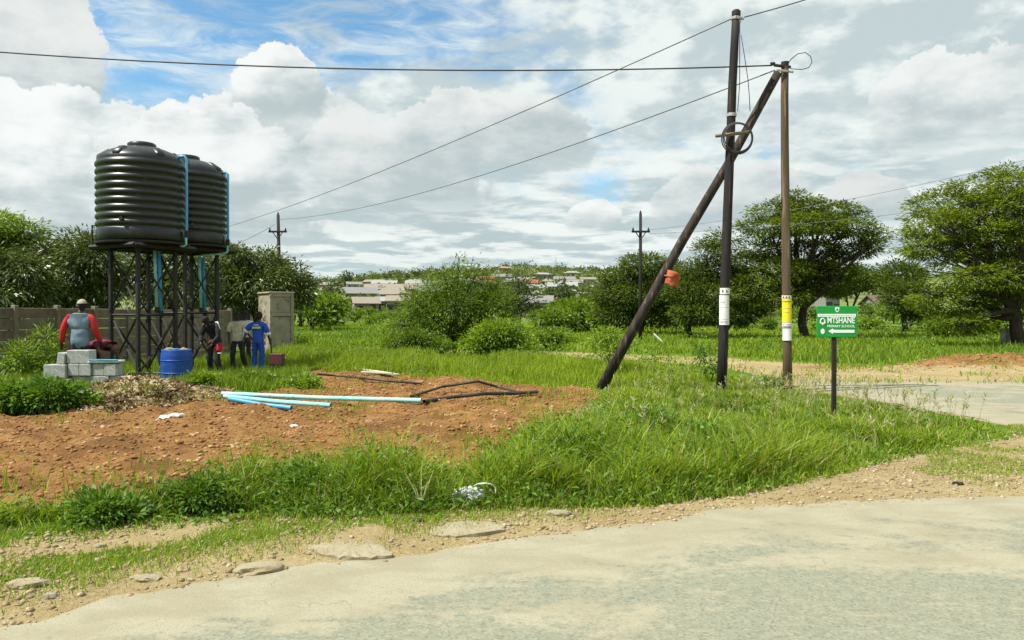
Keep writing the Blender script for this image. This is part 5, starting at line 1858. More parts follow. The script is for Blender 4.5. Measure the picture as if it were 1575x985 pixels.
def build_sign():
    y = 12.0
    x = (1287 - 787.5) / FPX * y
    t = thing('school_sign', 'green school direction sign on a thin black post', 'sign', (x, y, hz(x, y)), R(-4))
    k = y / FPX
    z = lambda py: EYE + (HOR - py) / FPX * y - hz(x, y)
    xx = lambda px: (px - 1288) * k
    MB().box((xx(1285), .03, z(565) - .02), (.062, .062, z(482) - z(652)), bev=.008).build('post', M['steel'], t)
    w, h = 60 * k, 48 * k
    cz = z(495)
    MB().box((0, 0, cz), (w, .03, h), bev=.005).build('panel', M['signg'], t)
    f = -.0165
    MB().box((0, .024, cz), (w * .9, .02, .04)).build('back_rail', M['steel'], t)
    # emblem at the top: shield with a pale rim
    m = MB()
    sh = [(-.03, .035), (.03, .035), (.032, 0), (.018, -.03), (0, -.042), (-.018, -.03), (-.032, 0)]
    ez = z(476.5)
    n = len(sh)
    m.add([(a, f, ez + b) for a, b in sh] + [(a, f - .002, ez + b) for a, b in sh], [tuple(range(n, 2 * n))[::-1]] + [(i, (i + 1) % n, n + (i + 1) % n, n + i) for i in range(n)])
    m.build('emblem', M['signw'], t)
    m = MB()
    m.add([(a * .5, f - .0035, ez + b * .5 - .002) for a, b in sh], [tuple(range(n))[::-1]])
    m.build('emblem_center', M['signg'], t)
    # thin strip of small print under the emblem
    MB().box((xx(1287.5), f, z(485.5)), (57 * k, .003, 4.6 * k)).build('header_strip', M['signw'], t)
    rn = random.Random(6)
    m = MB()
    u = 1261.0
    while u < 1313:
        wd = rn.uniform(1.4, 3.6)
        m.box((xx(u + wd / 2), f - .002, z(485.5)), (wd * k, .002, 1.2 * k))
        u += wd + 1.0
    m.build('small_print', M['lime_strip'], t)
    text_obj('MTSHANE', 41 * k, 9.6 * k, .003, M['signw'], 'lettering', t, (xx(1273.5), f, z(497.8)), .02)
    text_obj('PRIMARY SCHOOL', 41 * k, 3.8 * k, .003, M['signw'], 'lettering', t, (xx(1273.5), f, z(504)), .012)
    a = [(1274.5, 509.8), (1282, 505.4), (1282, 507.6), (1314, 507.6), (1314, 512.2), (1282, 512.2), (1282, 514.2)]
    n = len(a)
    m = MB()
    m.add([(xx(p), f, z(q)) for p, q in a] + [(xx(p), f - .003, z(q)) for p, q in a], [(n, n + 1, n + 2, n + 5, n + 6)[::-1], (n + 2, n + 3, n + 4, n + 5)[::-1]] + [(i, (i + 1) % n, n + (i + 1) % n, n + i) for i in range(n)])
    m.build('arrow', M['signw'], t)
    # crest at the left: open ring over a pale figure, and a small disc below
    cx, cz2 = xx(1266.3), z(495.5)
    pts = [(cx + math.cos(u) * 3.6 * k, f - .001, cz2 + math.sin(u) * 5.2 * k) for u in np.linspace(-.5, PI + .5, 18)]
    MB().tube(pts, .7 * k, 6).build('crest_ring', M['signw'], t)
    m = MB()
    sh2 = [(-2.6, 2.0), (2.6, 2.0), (2.6, -2.0), (0, -5.2), (-2.6, -2.0)]
    m.add([(cx + p * k, f - .002, cz2 + q * k) for p, q in sh2], [tuple(range(5))[::-1]])
    m.build('crest_shield', M['signw'], t)
    m = MB()
    m.add([(cx + 2.2 * k * math.cos(u), f - .003, cz2 + .6 * k + 1.5 * k * math.sin(u)) for u in np.linspace(0, 2 * PI, 12, endpoint=False)], [tuple(range(12))[::-1]])
    m.build('crest_center', M['ink'], t)
    m = MB()
    m.add([(cx + 3.1 * k * math.cos(u), f - .002, z(510) + 4.2 * k * math.sin(u)) for u in np.linspace(0, 2 * PI, 16, endpoint=False)], [tuple(range(16))[::-1]])
    m.build('crest_disc', M['signw'], t)


build_sign()


# ------------------------------------------------------------------ drum, blocks, pipes, rubbish
def build_drum():
    y = 19.2
    x = (271.5 - 787.5) / FPX * y
    t = thing('plastic_drum', 'open blue plastic drum standing in front of the tank tower', 'drum', (x, y, hz(x, y)))
    r = 23 * y / FPX
    h = .78
    MB().lathe([(0, .03), (r * .93, .03), (r * .97, .0), (r * .99, .08), (r, .3), (r * 1.0, .60), (r * .985, .68), (r * .95, .73), (r * .955, .765), (r * .93, .78), (r * .90, .765), (r * .89, .70), (0, .69)], 36).build('drum_body', M['drum'], t, smooth=True)
    for zz in (.22, .52):
        MB().lathe([(r * .995, zz - .02), (r * 1.025, zz - .008), (r * 1.025, zz + .008), (r * .995, zz + .02)], 36).build('drum_rib', M['drum'], t, smooth=True)
    MB().lathe([(0, .695), (.05, .70), (.055, .80), (.0, .81)], 14, c=(.02, -.08, 0)).build('drum_bung', M['bluepipe'], t)
    for (px, lab, s) in ((-.17, 'pale stone lying on the left of the blue drum top', (.13, .10, .075)), (.17, 'grey stone lying on the right of the blue drum top', (.12, .10, .07))):
        V, F = rock_base(int(abs(px) * 100) + (3 if px > 0 else 0), 2, .12)
        o = MB().add([tuple(v) for v in V * np.array(s)], [tuple(f) for f in F]).build('stone', M['stone'], None)
        o.location = (x + px, y - .02, hz(x, y) + .695 + s[2] * .8)
        props(o, lab, 'stone')


build_drum()


def build_blocks():
    y = 17.7
    k = y / FPX
    L = [  # (px0, px1, row top, row bottom, dy, label)
        (139, 167, 579, 599, 0, 'bottom course grey concrete block on the left'),
        (167.5, 196, 579, 599, .02, 'bottom course grey concrete block at the right end'),
        (110, 138.5, 579, 599, .05, 'bottom course grey concrete block half hidden by grass'),
        (68, 103, 561, 582, -.05, 'leftmost pale concrete block of the stack'),
        (80, 109, 582.4, 600, .02, 'pale concrete block under the leftmost one'),
        (104, 121.5, 560, 578.6, .0, 'narrow block just right of the leftmost block, second course'),
        (122, 140.5, 560, 578.6, -.02, 'second course block under the tall top block'),
        (141, 159.5, 560, 578.6, .01, 'middle block of the second course under the pale board'),
        (160, 179, 560, 578.6, -.01, 'right end block of the second course under the pale board'),
        (101, 137, 539, 559.6, .02, 'topmost grey block in front of the man in red sleeves'),
        (88, 100.5, 543, 560.6, -.02, 'small tilted pale block beside the topmost block'),
    ]
    for (a, b, t, bt, dy, lab) in L:
        z0, z1 = EYE + (HOR - bt) * k, EYE + (HOR - t) * k
        z0 = max(z0, 0.02) if bt < 595 else -.05
        x = ((a + b) / 2 - 787.5) * k
        w = (b - a) * k
        o = MB().box((0, 0, 0), (w - .006, .30, z1 - z0 - .004), bev=.012).build('concrete_block', M['conc'], None)
        o.location = (x, y + dy + .15, (z0 + z1) / 2)
        o.rotation_euler = (0, (.12 if 'tilted' in lab else 0), random.uniform(-.04, .04))
        props(o, lab, 'concrete block', 'stack of concrete blocks')
    o = MB().box((0, 0, 0), (47 * k, .34, .05), bev=.01).build('board', M['white'], None)
    o.location = ((158.5 - 787.5) * k, y + .15, EYE + (HOR - 557) * k)
    o.rotation_euler = (0, -.02, .03)
    props(o, 'pale blue white board lying on the second course of blocks', 'board')
    o = MB().tube([(-.33, -.18, .035), (.31, -.17, .03)], .018, 6).build('water_pipe', M['bluepipe'], None)
    o.location = ((160 - 787.5) * k, y + .15, EYE + (HOR - 557) * k + .01)
    props(o, 'short thin blue pipe lying along the pale board', 'pipe')


build_blocks()


def ground_pipe(label, pts, r, mat, name='water_pipe', lift=1.0, n=10, hollow=True, lifts=None):
    P = [tuple(GP(*p)[:2]) for p in pts]
    path = []
    for i, (x, y) in enumerate(P):
        path.append(Vector((x, y, max(hz(x, y), 0.0) + r * lift + (lifts[i] if lifts else 0.0))))
    dense = []
    for a, b in zip(path[:-1], path[1:]):
        dense += [a.lerp(b, i / 4) for i in range(4)]
    dense.append(path[-1])
    m = MB().tube(dense, r, n, cap=not hollow)
    if hollow:
        m.tube(dense, r * .9, n, cap=False)
    o = m.build(name, M[mat], None, smooth=True)
    props(o, label, 'pipe')
    return o


def build_pipes():
    def straight(label, a, b, r, mat, la, lb):
        A, B = GP(*a), GP(*b)
        A.z += r + la
        B.z += r + lb
        m = MB().tube([A, A.lerp(B, .5) + Vector((0, 0, -.015)), B], r, 12, cap=False)
        m.tube([A, A.lerp(B, .5) + Vector((0, 0, -.015)), B], r * .9, 12, cap=False)
        o = m.build('water_pipe', M[mat], None, smooth=True)
        props(o, label, 'pipe')
    straight('longest aqua plastic pipe lying across the dug soil', (341, 618), (648, 622), .039, 'aquapipe', .10, .03)
    straight('shorter aqua pipe slanting towards the road on the soil', (345, 620), (509, 634), .036, 'aquapipe', .08, .02)
    straight('short blue pipe lying under the aqua pipes', (352, 623), (448, 635), .035, 'bluepipe', .07, .04)
    ground_pipe('black plastic pipe lying beside the aqua pipe end', [(652, 621), (700, 619), (745, 616), (790, 611), (827, 608)], .032, 'blackpipe', lifts=[.04, .06, .07, .06, .03])
    ground_pipe('bent black pipe arched over the soil towards the strut', [(632, 614), (680, 607), (735, 602), (765, 604), (800, 607)], .026, 'blackpipe', lifts=[.03, .11, .17, .09, .03])
    ground_pipe('long thin black hose along the far edge of the soil', [(440, 580), (480, 578), (520, 583), (560, 588), (600, 592), (650, 596)], .026, 'blackpipe', name='hose', lifts=[.06, .04, .05, .06, .04, .05])
    ground_pipe('black pipe lying on the ground under the tank towers', [(186, 586), (220, 583), (252, 583), (300, 581), (340, 580)], .035, 'blackpipe', name='hose', lifts=[.1] * 5)
    for (a, b, lab, w) in (((546, 573), (611, 583), 'longer pale plank lying at the grass edge of the soil', .16), ((556, 578), (604, 584), 'shorter pale plank lying in front of the longer one', .12)):
        A, B = GP(*a), GP(*b)
        d = B - A
        o = MB().box((0, 0, 0), (d.length, w, .04), bev=.006).build('plank', M['plank'], None)
        o.location = (A + B) / 2 + Vector((0, 0, .10))
        o.rotation_euler = (0, -math.atan2(d.z, d.length), math.atan2(d.y, d.x))
        props(o, lab, 'plank')


build_pipes()


def build_leaf_heap():
    n = 9500
    a = RNG.random(n) * 2 * PI
    r = np.sqrt(RNG.random(n)) * 1.0
    x = MOUND[0] + np.cos(a) * r * 1.72
    y = MOUND[1] + np.sin(a) * r * 2.35
    edge = fbm(x * 2 + 4, y * 2, 3)
    k = r < 0.72 + .5 * edge
    x, y, r = x[k], y[k], r[k]
    n = len(x)
    z = H(x, y) + 0.12 * RNG.random(n) * (1.1 - r)
    d = RNG.normal(size=(n, 3)) * np.array([1, 1, .42])
    cl = fbm(x * 2.2 + 40, y * 2.2, 3)
    tint = np.clip(1.5 * (cl - .28) + .75 * (RNG.random(n) - .42), 0, 1)
    o = leaf_cloud('leaf_litter', np.stack([x, y, z], 1), d, .07 + .09 * RNG.random(n), .04 + .035 * RNG.random(n), M['dryleaf'], tint, None, .35)
    props(o, 'heap of dry brown leaves in front of the blue drum', kind='stuff')
    o.name = 'leaves'
    # green sprigs on the heap
    n = 260
    x = MOUND[0] + .35 + RNG.normal(size=n) * .5
    y = MOUND[1] - .9 + RNG.normal(size=n) * .4
    grass('grass', x, y, .06 + .1 * RNG.random(n), np.full(n, .014), M['grass'], 2, .8, .3 + .5 * RNG.random(n), dz=.05)


build_leaf_heap()


def stone(label, px, py, s, seed, mat='stone', cat='stone', name='stone', sub=3, jit=.09, sink=.3, rz=0):
    x, y = GP(px, py)[:2]
    V, F = rock_base(seed, sub, jit)
    nz = fbm(V[:, 0] * 1.6 + seed, V[:, 1] * 1.6 + V[:, 2], 3)
    V = V * (0.75 + .5 * nz)[:, None]
    s = tuple(a * .8 for a in s)
    V = V * np.array(s)
    V[:, 2] = np.clip(V[:, 2], -s[2], s[2] * .72)
    o = MB().add([tuple(v) for v in V], [tuple(f) for f in F]).build(name, M[mat], None, smooth=False)
    smooth_by_angle(o, 35)
    o.location = (x, y, hz(x, y) + s[2] * (1 - 2 * sink) * .5)
    o.rotation_euler = (0, 0, rz)
    return props(o, label, cat)


def slab(label, pts, h, mat='stone', name='stone_slab'):
    P0 = [tuple(GP(*p)[:2]) for p in pts]
    c = np.mean(P0, axis=0)
    z = hz(*c)
    m = MB()
    rn = random.Random(len(P0))
    P = []
    for i, a in enumerate(P0):
        b = P0[(i + 1) % len(P0)]
        for t in (0, .25, .5, .75):
            q = [a[j] + (b[j] - a[j]) * t for j in (0, 1)]
            k = 1 + rn.uniform(-.07, .05)
            P.append((c[0] + (q[0] - c[0]) * k, c[1] + (q[1] - c[1]) * k))
    n = len(P)
    low = [(p[0], p[1], z - .05) for p in P]
    mid = [(p[0], p[1], z + h * .75 + rn.uniform(-.008, .008)) for p in P]
    top = [(c[0] + (p[0] - c[0]) * .93, c[1] + (p[1] - c[1]) * .93, z + h + rn.uniform(-.006, .006)) for p in P]
    cen = [(c[0], c[1], z + h + .01)]
    f = [(i, (i + 1) % n, n + (i + 1) % n, n + i) for i in range(n)] + [(n + i, n + (i + 1) % n, 2 * n + (i + 1) % n, 2 * n + i) for i in range(n)]
    f += [(2 * n + i, 2 * n + (i + 1) % n, 3 * n) for i in range(n)]
    m.add(low + mid + top + cen, f)
    o = m.build(name, M[mat], None)
    return props(o, label, 'stone')


def build_rubbish():
    slab('flat pale concrete slab sunk at the road edge, left of centre', [(468, 842), (495, 833), (540, 829), (575, 832), (598, 846), (602, 860), (560, 864), (520, 862), (492, 857)], .012, 'slab')
    slab('broken grey slab lying under the plastic bag at the verge', [(660, 815), (690, 806), (730, 802), (775, 810), (780, 820), (735, 827), (690, 829), (664, 826)], .010, 'slab')
    stone('rough grey boulder half buried at the road edge', 398, 878, (.19, .12, .06), 31, 'slab', sink=.40, rz=.5)
    stone('small flat grey stone left of the half buried boulder', 224, 891, (.12, .07, .030), 32, 'slab', sink=.42)
    stone('brown rock at the lower left corner of the verge', 40, 900, (.13, .09, .045), 33, 'slab', sink=.42)
    stone('pinkish stone beside the grass at the left verge', 153, 842, (.05, .04, .03), 34)
    stone('small pale stone near the left end of the road edge', 75, 920, (.05, .04, .03), 35)
    stone('flat tan stone in the grass behind the green sign post', 1336, 676, (.22, .12, .05), 36)
    stone('dark stone lying on the gravel at the right', 1474, 746, (.06, .045, .035), 37, 'tarpole')
    stone('pale stone at the tip of the gravel by the road', 1296, 778, (.05, .035, .025), 38)
    stone('white stone lying on the red soil', 452, 661, (.075, .06, .055), 39, 'paper', sink=.1)
    stone('dull white stone on the red soil right of the brighter one', 567, 650, (.07, .05, .04), 40, 'stone', sink=.1)
    stone('grey mossy stone at the edge of the grass right of the bag', 860, 792, (.13, .08, .04), 41)
    # crumpled white sheet below the leaf heap
    x, y = gxy(262, 654)
    V, F = rock_base(91, 3, .12)
    V = V * np.array([.20, .10, .035])
    V[:, 2] += .012 * np.sin(V[:, 0] * 38) + .008 * np.sin(V[:, 1] * 60)
    o = MB().add([tuple(v) for v in V], [tuple(f) for f in F]).build('plastic_sheet', M['white'], None)
    o.location = (x, y, hz(x, y) + .05)
    o.rotation_euler = (0, -.15, .15)
    props(o, 'crumpled white plastic sheet at the foot of the leaf heap', 'litter')
    # plastic bag in the grass
    x, y = gxy(727, 778)
    t = thing('plastic_bag', 'crumpled white plastic bag lying at the edge of the grass', 'plastic bag', (x, y - .06, hz(x, y) + .02))
    t.scale = (.98, 1.0, .92)
    k = y / FPX
    V, F = rock_base(93, 4, .05)
    a = np.arctan2(V[:, 1], V[:, 0])
    ridg = np.abs(fbm(V[:, 0] * 3.2 + 2, V[:, 1] * 3.2 + V[:, 2] * 2.0, 4) - .5) * 2
    V = V * (.55 + .95 * ridg + .14 * np.sin(5 * a))[:, None] * np.array([.185, .11, .080])
    V[:, 0] -= .02
    V[:, 2] += .06
    MB().add([tuple(v) for v in V], [tuple(f) for f in F]).build('bag_body', M['white'], t)
    pts = [(.10 + math.cos(u) * .10, -.03 + .02 * math.sin(3 * u), .10 + math.sin(u) * .075) for u in np.linspace(-.3, 3.4, 16)]
    MB().tube(pts, .010, 6, squash=.4).build('bag_handle', M['white'], t, smooth=True)
    # black scrap, dry stalks
    stone('small black rubber scrap at the grass edge', 643, 803, (.055, .035, .03), 44, 'blackpipe', 'litter', 'rubber_scrap')
    x, y = gxy(648, 790)
    t = thing('dry_stalks', 'pale dry forked stalks standing out of the strip of grass', 'plant', (x, y, hz(x, y)))
    for (dx, dz) in ((-.13, .30), (.0, .34), (.10, .32), (.05, .22), (-.05, .2)):
        MB().tube([(0, 0, 0), (dx * .4, -.01, dz * .5), (dx, -.02, dz)], [.007, .006, .002], 5).build('stalk', M['straw'], t)
    # pale utility box under the right tree, white post stone in the field, fallen pole
    x, yy = (1552 - 787.5) / FPX * 41, 41
    t = thing('utility_box', 'pale grey metal box standing beside the trunk of the right thorn tree', 'box', (x, yy, hz(x, yy)))
    MB().box((0, 0, .45), (.62, .5, 1.0), bev=.03).build('box_body', HM['gwall'], t)
    MB().box((0, -.262, .50), (.50, .02, .74), bev=.008).build('box_door', HM['gwall'], t)
    stone('small white stone far in the field behind the tall pole', 1073, 520, (.28, .2, .34), 45, 'paper')
    a, b = W(1006, 514, 44), W(1026, 533, 42.5)
    o = MB().tube([a, b], .05, 6).build('guy_stake', M['galv'], None)
    props(o, 'slanting pale stay rod in the field right of the far pole', 'rod')


build_rubbish()


# ------------------------------------------------------------------ people
def skin_object(name, V, E, mats, parent, sub=1, roots=(0,)):
    """grow a tapered surface round a skeleton of joints; V = [(co, (rx, ry))]"""
    me = bpy.data.meshes.new(name)
    me.from_pydata([tuple(v[0]) for v in V], E, [])
    o = bpy.data.objects.new(name, me)
    COL.objects.link(o)
    md = o.modifiers.new('skin', 'SKIN')
    md.use_smooth_shade = True
    md.branch_smoothing = 0.4
    if not me.skin_vertices:
        bpy.context.view_layer.objects.active = o
    sv = me.skin_vertices[0].data
    for i, v in enumerate(V):
        sv[i].radius = v[1] if isinstance(v[1], tuple) else (v[1], v[1])
        sv[i].use_root = i in roots
    ss = o.modifiers.new('subsurf', 'SUBSURF')
    ss.levels = ss.render_levels = sub
    dg = bpy.context.evaluated_depsgraph_get()
    m2 = bpy.data.meshes.new_from_object(o.evaluated_get(dg))
    bpy.data.objects.remove(o)
    bpy.data.meshes.remove(me)
    bm = bmesh.new()
    bm.from_mesh(m2)
    bmesh.ops.recalc_face_normals(bm, faces=bm.faces)
    for f in bm.faces:
        f.smooth = True
        f.material_index = 0
    bm.to_mesh(m2)
    bm.free()
    m2.name = name
    m2.materials.clear()
    for m in (mats if isinstance(mats, (list, tuple)) else [mats]):
        m2.materials.append(m)
    o = bpy.data.objects.new(name, m2)
    link(o, parent)
    return o


def head_mesh(bm, c, rot, s=1.0):
    """head with jaw, nose, eye sockets, ears, eyes and lips; face towards +y"""
    def add(verts_fn, mi):
        tmp = bmesh.new()
        verts_fn(tmp)
        mp = {}
        for v in tmp.verts:
            mp[v] = bm.verts.new(c + rot @ (v.co * s))
        for f in tmp.faces:
            nf = bm.faces.new([mp[v] for v in f.verts])
            nf.smooth = True
            nf.material_index = mi
        tmp.free()

    def skull(t):
        bmesh.ops.create_uvsphere(t, u_segments=20, v_segments=14, radius=1)
        for v in t.verts:
            x, y, z = v.co
            X, Y, Z = x * .077, y * .098, z * .118
            if z < -.1:
                k = (-z - .1)
                X *= 1 - .32 * k
                Y = Y * (1 - .18 * k) + .012 * k
            if y > .75 and abs(x) < .22 and -.35 < z < .15:
                Y += .022 * (1 - abs(x) / .22) * (1 - abs(z + .18) / .33 * .6)
            if y > .6 and .12 < abs(x) < .55 and 0 < z < .3:
                Y -= .008
            v.co = (X, Y, Z)

    def ball(p, r, sq=(1, 1, 1)):
        def fn(t):
            bmesh.ops.create_uvsphere(t, u_segments=10, v_segments=6, radius=r)
            for v in t.verts:
                v.co = Vector((v.co.x * sq[0], v.co.y * sq[1], v.co.z * sq[2])) + Vector(p)
        return fn
    add(skull, 0)
    for sx in (-1, 1):
        add(ball((sx * .079, -.005, -.005), .024, (.45, .8, 1.3)), 0)
        add(ball((sx * .031, .084, .012), .0105, (1.2, .7, .8)), 1)
        add(ball((sx * .031, .092, .012), .0052), 3)
    add(ball((0, .088, -.058), .022, (1.2, .35, .35)), 2)


def person(label, loc, rz, J, skin, h=1.75, shirt=None, sleeve=1.0, trousers=None, shoe=None, vest=None, hair='hair_black', cap=None, shirt_len=0.0, bulk=1.0, sleeve_mat=None, curl=.5, head_rot=(0, 0, 0), group=None, cuff=None):
    """J overrides joints of a standing figure, face towards +y, in metres for a 1.75 m body"""
    D = dict(pel=(0, 0, .95), abd=(0, 0, 1.10), che=(0, 0, 1.30), nec=(0, .0, 1.46), hed=(0, .015, 1.53), top=(0, .02, 1.63),
             shL=(-.185, 0, 1.40), elL=(-.25, -.03, 1.12), wrL=(-.27, .05, .88), shR=(.185, 0, 1.40), elR=(.25, -.03, 1.12), wrR=(.27, .05, .88),
             hiL=(-.09, 0, .90), knL=(-.10, .03, .50), anL=(-.11, -.02, .09), toL=(-.12, .15, .045),
             hiR=(.09, 0, .90), knR=(.10, .03, .50), anR=(.11, -.02, .09), toR=(.12, .15, .045))
    D.update(J)
    k = h / 1.75
    D = {a: Vector(b) * k for a, b in D.items()}
    t = thing('person', label, 'person', loc, rz, group)
    rad = dict(pel=(.135, .095), abd=(.115, .080), che=(.125, .082), nec=.050, hed=.052, shL=.062, elL=.044, wrL=.029, hiL=.085, knL=.060, anL=.040, toL=.036)
    for a in ('sh', 'el', 'wr', 'hi', 'kn', 'an', 'to'):
        rad[a + 'R'] = rad[a + 'L']

    def sc(r, g=0.0):
        return tuple((x + g) * k for x in r) if isinstance(r, tuple) else ((r + g) * k, (r + g) * k)
    V, E, ix = [], [], {}

    def add(nm, co=None, r=None, g=0.0):
        ix[nm] = len(V)
        V.append((D[nm] if co is None else co, sc(rad[nm] if r is None else r, g)))
        return ix[nm]
    for nm in ('pel', 'abd', 'che', 'nec', 'hed', 'shL', 'elL', 'wrL', 'shR', 'elR', 'wrR', 'hiL', 'knL', 'anL', 'toL', 'hiR', 'knR', 'anR', 'toR'):
        add(nm)
    chain = [('pel', 'abd'), ('abd', 'che'), ('che', 'nec'), ('nec', 'hed')]
    for s in 'LR':
        chain += [('che', 'sh' + s), ('sh' + s, 'el' + s), ('el' + s, 'wr' + s), ('pel', 'hi' + s), ('hi' + s, 'kn' + s), ('kn' + s, 'an' + s), ('an' + s, 'to' + s)]
    E += [(ix[a], ix[b]) for a, b in chain]
    roots = [0]
    for s in 'LR':                                        # palms and five fingers
        wr, elb = D['wr' + s], D['el' + s]
        d = (wr - elb).normalized()
        inward = Vector((1 if s == 'L' else -1, 0, 0))
        fwd = Vector((0, 1, 0)) - d * d.y
        fwd = fwd.normalized() if fwd.length > .2 else Vector((0, 0, 1))
        side = d.cross(fwd).normalized()
        if side.dot(inward) < 0:
            side = -side
        p1, p2 = wr + d * .045 * k, wr + d * .085 * k
        a = add('pa' + s, p1, (.024, .036))
        b = add('pb' + s, p2, (.022, .038))
        E += [(ix['wr' + s], a), (a, b)]
        for j, (off, ln) in enumerate(((-.030, .072), (-.010, .082), (.010, .078), (.029, .062))):
            q = p2 + fwd * off * k - d * .012 * k
            base = len(V)
            cur = d.copy()
            for m in range(4):
                V.append((q.copy(), sc(.0098 - .0011 * m)))
                cur = (cur + side * curl * .55).normalized()
                q = q + cur * ln / 3 * k * (1.25 if m == 0 else 1)
            E += [(base + m, base + m + 1) for m in range(3)]
            roots.append(base)
        q = p1 + fwd * .026 * k - d * .01 * k
        base = len(V)
        cur = (d * .6 + fwd * .8 + side * .3).normalized()
        for m in range(3):
            V.append((q.copy(), sc(.0112 - .0012 * m)))
            q = q + cur * .030 * k
            cur = (cur + d * .5 + side * .3).normalized()
        E += [(base, base + 1), (base + 1, base + 2)]
        roots.append(base)
    body = skin_object('body', V, E, [M[skin], M['eye_white'], M['lip_brown'], M['hair_black']], t, 1, roots)
    bm = bmesh.new()
    bm.from_mesh(body.data)
    from mathutils import Euler
    up = (D['top'] - D['hed']).normalized()
    rot = Euler(head_rot).to_matrix()
    head_mesh(bm, D['top'], rot, k)
    bm.to_mesh(body.data)
    bm.free()

    def cloth(name, names, edges, g, mat, extra=None, rr=None):
        v, e, jx = [], [], {}
        for nm in names:
            jx[nm] = len(v)
            co = extra[nm] if extra and nm in extra else D[nm]
            r = rr[nm] if rr and nm in rr else rad[nm]
            v.append((co, sc(r, g)))
        e = [(jx[a], jx[b]) for a, b in edges]
        o = skin_object(name, v, e, M[mat], t, 2, (0,))
        me = o.data
        co = np.zeros(len(me.vertices) * 3, np.float32)
        no = np.zeros(len(me.vertices) * 3, np.float32)
        me.vertices.foreach_get('co', co)
        me.vertices.foreach_get('normal', no)
        co, no = co.reshape(-1, 3), no.reshape(-1, 3)
        f = fbm(co[:, 0] * 14 + co[:, 2] * 6 + 3, co[:, 2] * 9 - co[:, 1] * 8 + 7, 3) - .5
        me.vertices.foreach_set('co', (co + no * (f * .045 * k)[:, None]).astype(np.float32).ravel())
        me.update()
        return o
    if shirt:
        ex = {'hem': D['pel'] + Vector((0, 0, -.03 - shirt_len)) * k if abs(D['che'].y - D['pel'].y) < .2 else D['pel'].lerp(D['abd'], -.3), 'upc': D['che'].lerp(D['nec'], .55), 'col': D['che'].lerp(D['nec'], .98)}
        rr = {'hem': (.150 * bulk, .112), 'pel': (.148 * bulk, .108), 'abd': (.138 * bulk, .102), 'che': (.160 * bulk, .112), 'upc': (.120 * bulk, .088), 'col': .060}
        names, ed = ['che', 'abd', 'pel', 'hem', 'upc', 'col'], [('che', 'abd'), ('abd', 'pel'), ('pel', 'hem'), ('che', 'upc'), ('upc', 'col')]
        for s in 'LR':
            names += ['sh' + s]
            rr['sh' + s] = .084 if sleeve_mat else .070
            ed += [('upc', 'sh' + s)]
            if sleeve_mat:
                sv, se = [], []
                for q, (nm, r) in enumerate((('in', .075), ('sh', .078), ('el', .058), ('wr', .042))):
                    sv.append((D['che'].lerp(D['sh' + s], .62) + Vector((0, 0, .02)) if nm == 'in' else D[nm + s], sc(r, .014)))
                se = [(0, 1), (1, 2), (2, 3)]
                skin_object('sleeve', sv, se, M[sleeve_mat], t, 1, (0,))
            elif sleeve > .55:
                f = (sleeve - .5) * 2
                ex['cu' + s] = D['el' + s].lerp(D['wr' + s], min(1, f) * .97)
                rr['cu' + s] = .044 - .010 * f
                names += ['el' + s, 'cu' + s]
                ed += [('sh' + s, 'el' + s), ('el' + s, 'cu' + s)]
            else:
                ex['cu' + s] = D['sh' + s].lerp(D['el' + s], sleeve * 2)
                rr['cu' + s] = .058
                names += ['cu' + s]
                ed += [('sh' + s, 'cu' + s)]
        cloth('shirt' if not vest else 'vest', names, ed, .018, vest or shirt, ex, rr)
        if cuff:
            for s in 'LR':
                p = ex['cu' + s]
                a = D['sh' + s] if sleeve <= .55 else D['el' + s]
                d = (p - a).normalized()
                MB().tube([p - d * .035, p + d * .035], .083 * k if sleeve <= .55 else .060 * k, 12).build('cuff', M[cuff], t, smooth=True)
    if trousers:
        ex, names, ed = {'wai': D['pel'].lerp(D['abd'], .45)}, ['pel', 'wai'], [('pel', 'wai')]
        rr = {'wai': (.138, .102)}
        for s in 'LR':
            ex['tc' + s] = D['kn' + s].lerp(D['an' + s], .97)
            rr['tc' + s] = .058
            names += ['hi' + s, 'kn' + s, 'tc' + s]
            ed += [('pel', 'hi' + s), ('hi' + s, 'kn' + s), ('kn' + s, 'tc' + s)]
        cloth('trousers', names, ed, .016, trousers, ex, rr)
    if shoe:
        for s in 'LR':
            an, to = D['an' + s], D['to' + s]
            v = [(an + Vector((0, -.04 * k, -.035 * k)), sc(.046)), (an.lerp(to, .5) + Vector((0, 0, -.02 * k)), sc((.046, .044))), (to, sc((.046, .036)))]
            skin_object('shoe', v, [(0, 1), (1, 2)], M[shoe], t, 1, (0,))
    if hair or cap:
        m = MB()
        tmp = bmesh.new()
        bmesh.ops.create_uvsphere(tmp, u_segments=20, v_segments=14, radius=1)
        vs, fs = [], []
        keep = [f for f in tmp.faces if f.calc_center_median().z > .05 or f.calc_center_median().y < -.35 and f.calc_center_median().z > -.45]
        for v in tmp.verts:
            vs.append(D['top'] + rot @ (Vector((v.co.x * .084, v.co.y * .105, v.co.z * .124 + .004)) * k))
        fs = [tuple(v.index for v in f.verts) for f in keep]
        if cap:
            fs2 = [tuple(v.index for v in f.verts) for f in tmp.faces if f.calc_center_median().z > .30]
            vs2 = [D['top'] + rot @ (Vector((v.co.x * .100, v.co.y * .118, v.co.z * .120 + .018)) * k) for v in tmp.verts]
            cp = MB().add(vs2, fs2).build('cap', M[cap], t, smooth=True)
            mb = MB()
            n = 9
            pts = []
            for q in (0, 1):
                for i in range(n):
                    u = PI * (i / (n - 1))
                    pts.append(D['top'] + rot @ (Vector((math.cos(u) * .095, .055 + math.sin(u) * .12, .058 - .010 * q)) * k))
            mb.add(pts, [tuple(range(n)), tuple(range(2 * n - 1, n - 1, -1))] + [(i, i + n, i + 1 + n, i + 1) for i in range(n - 1)])
            mb.build('cap_peak', M[cap], t)
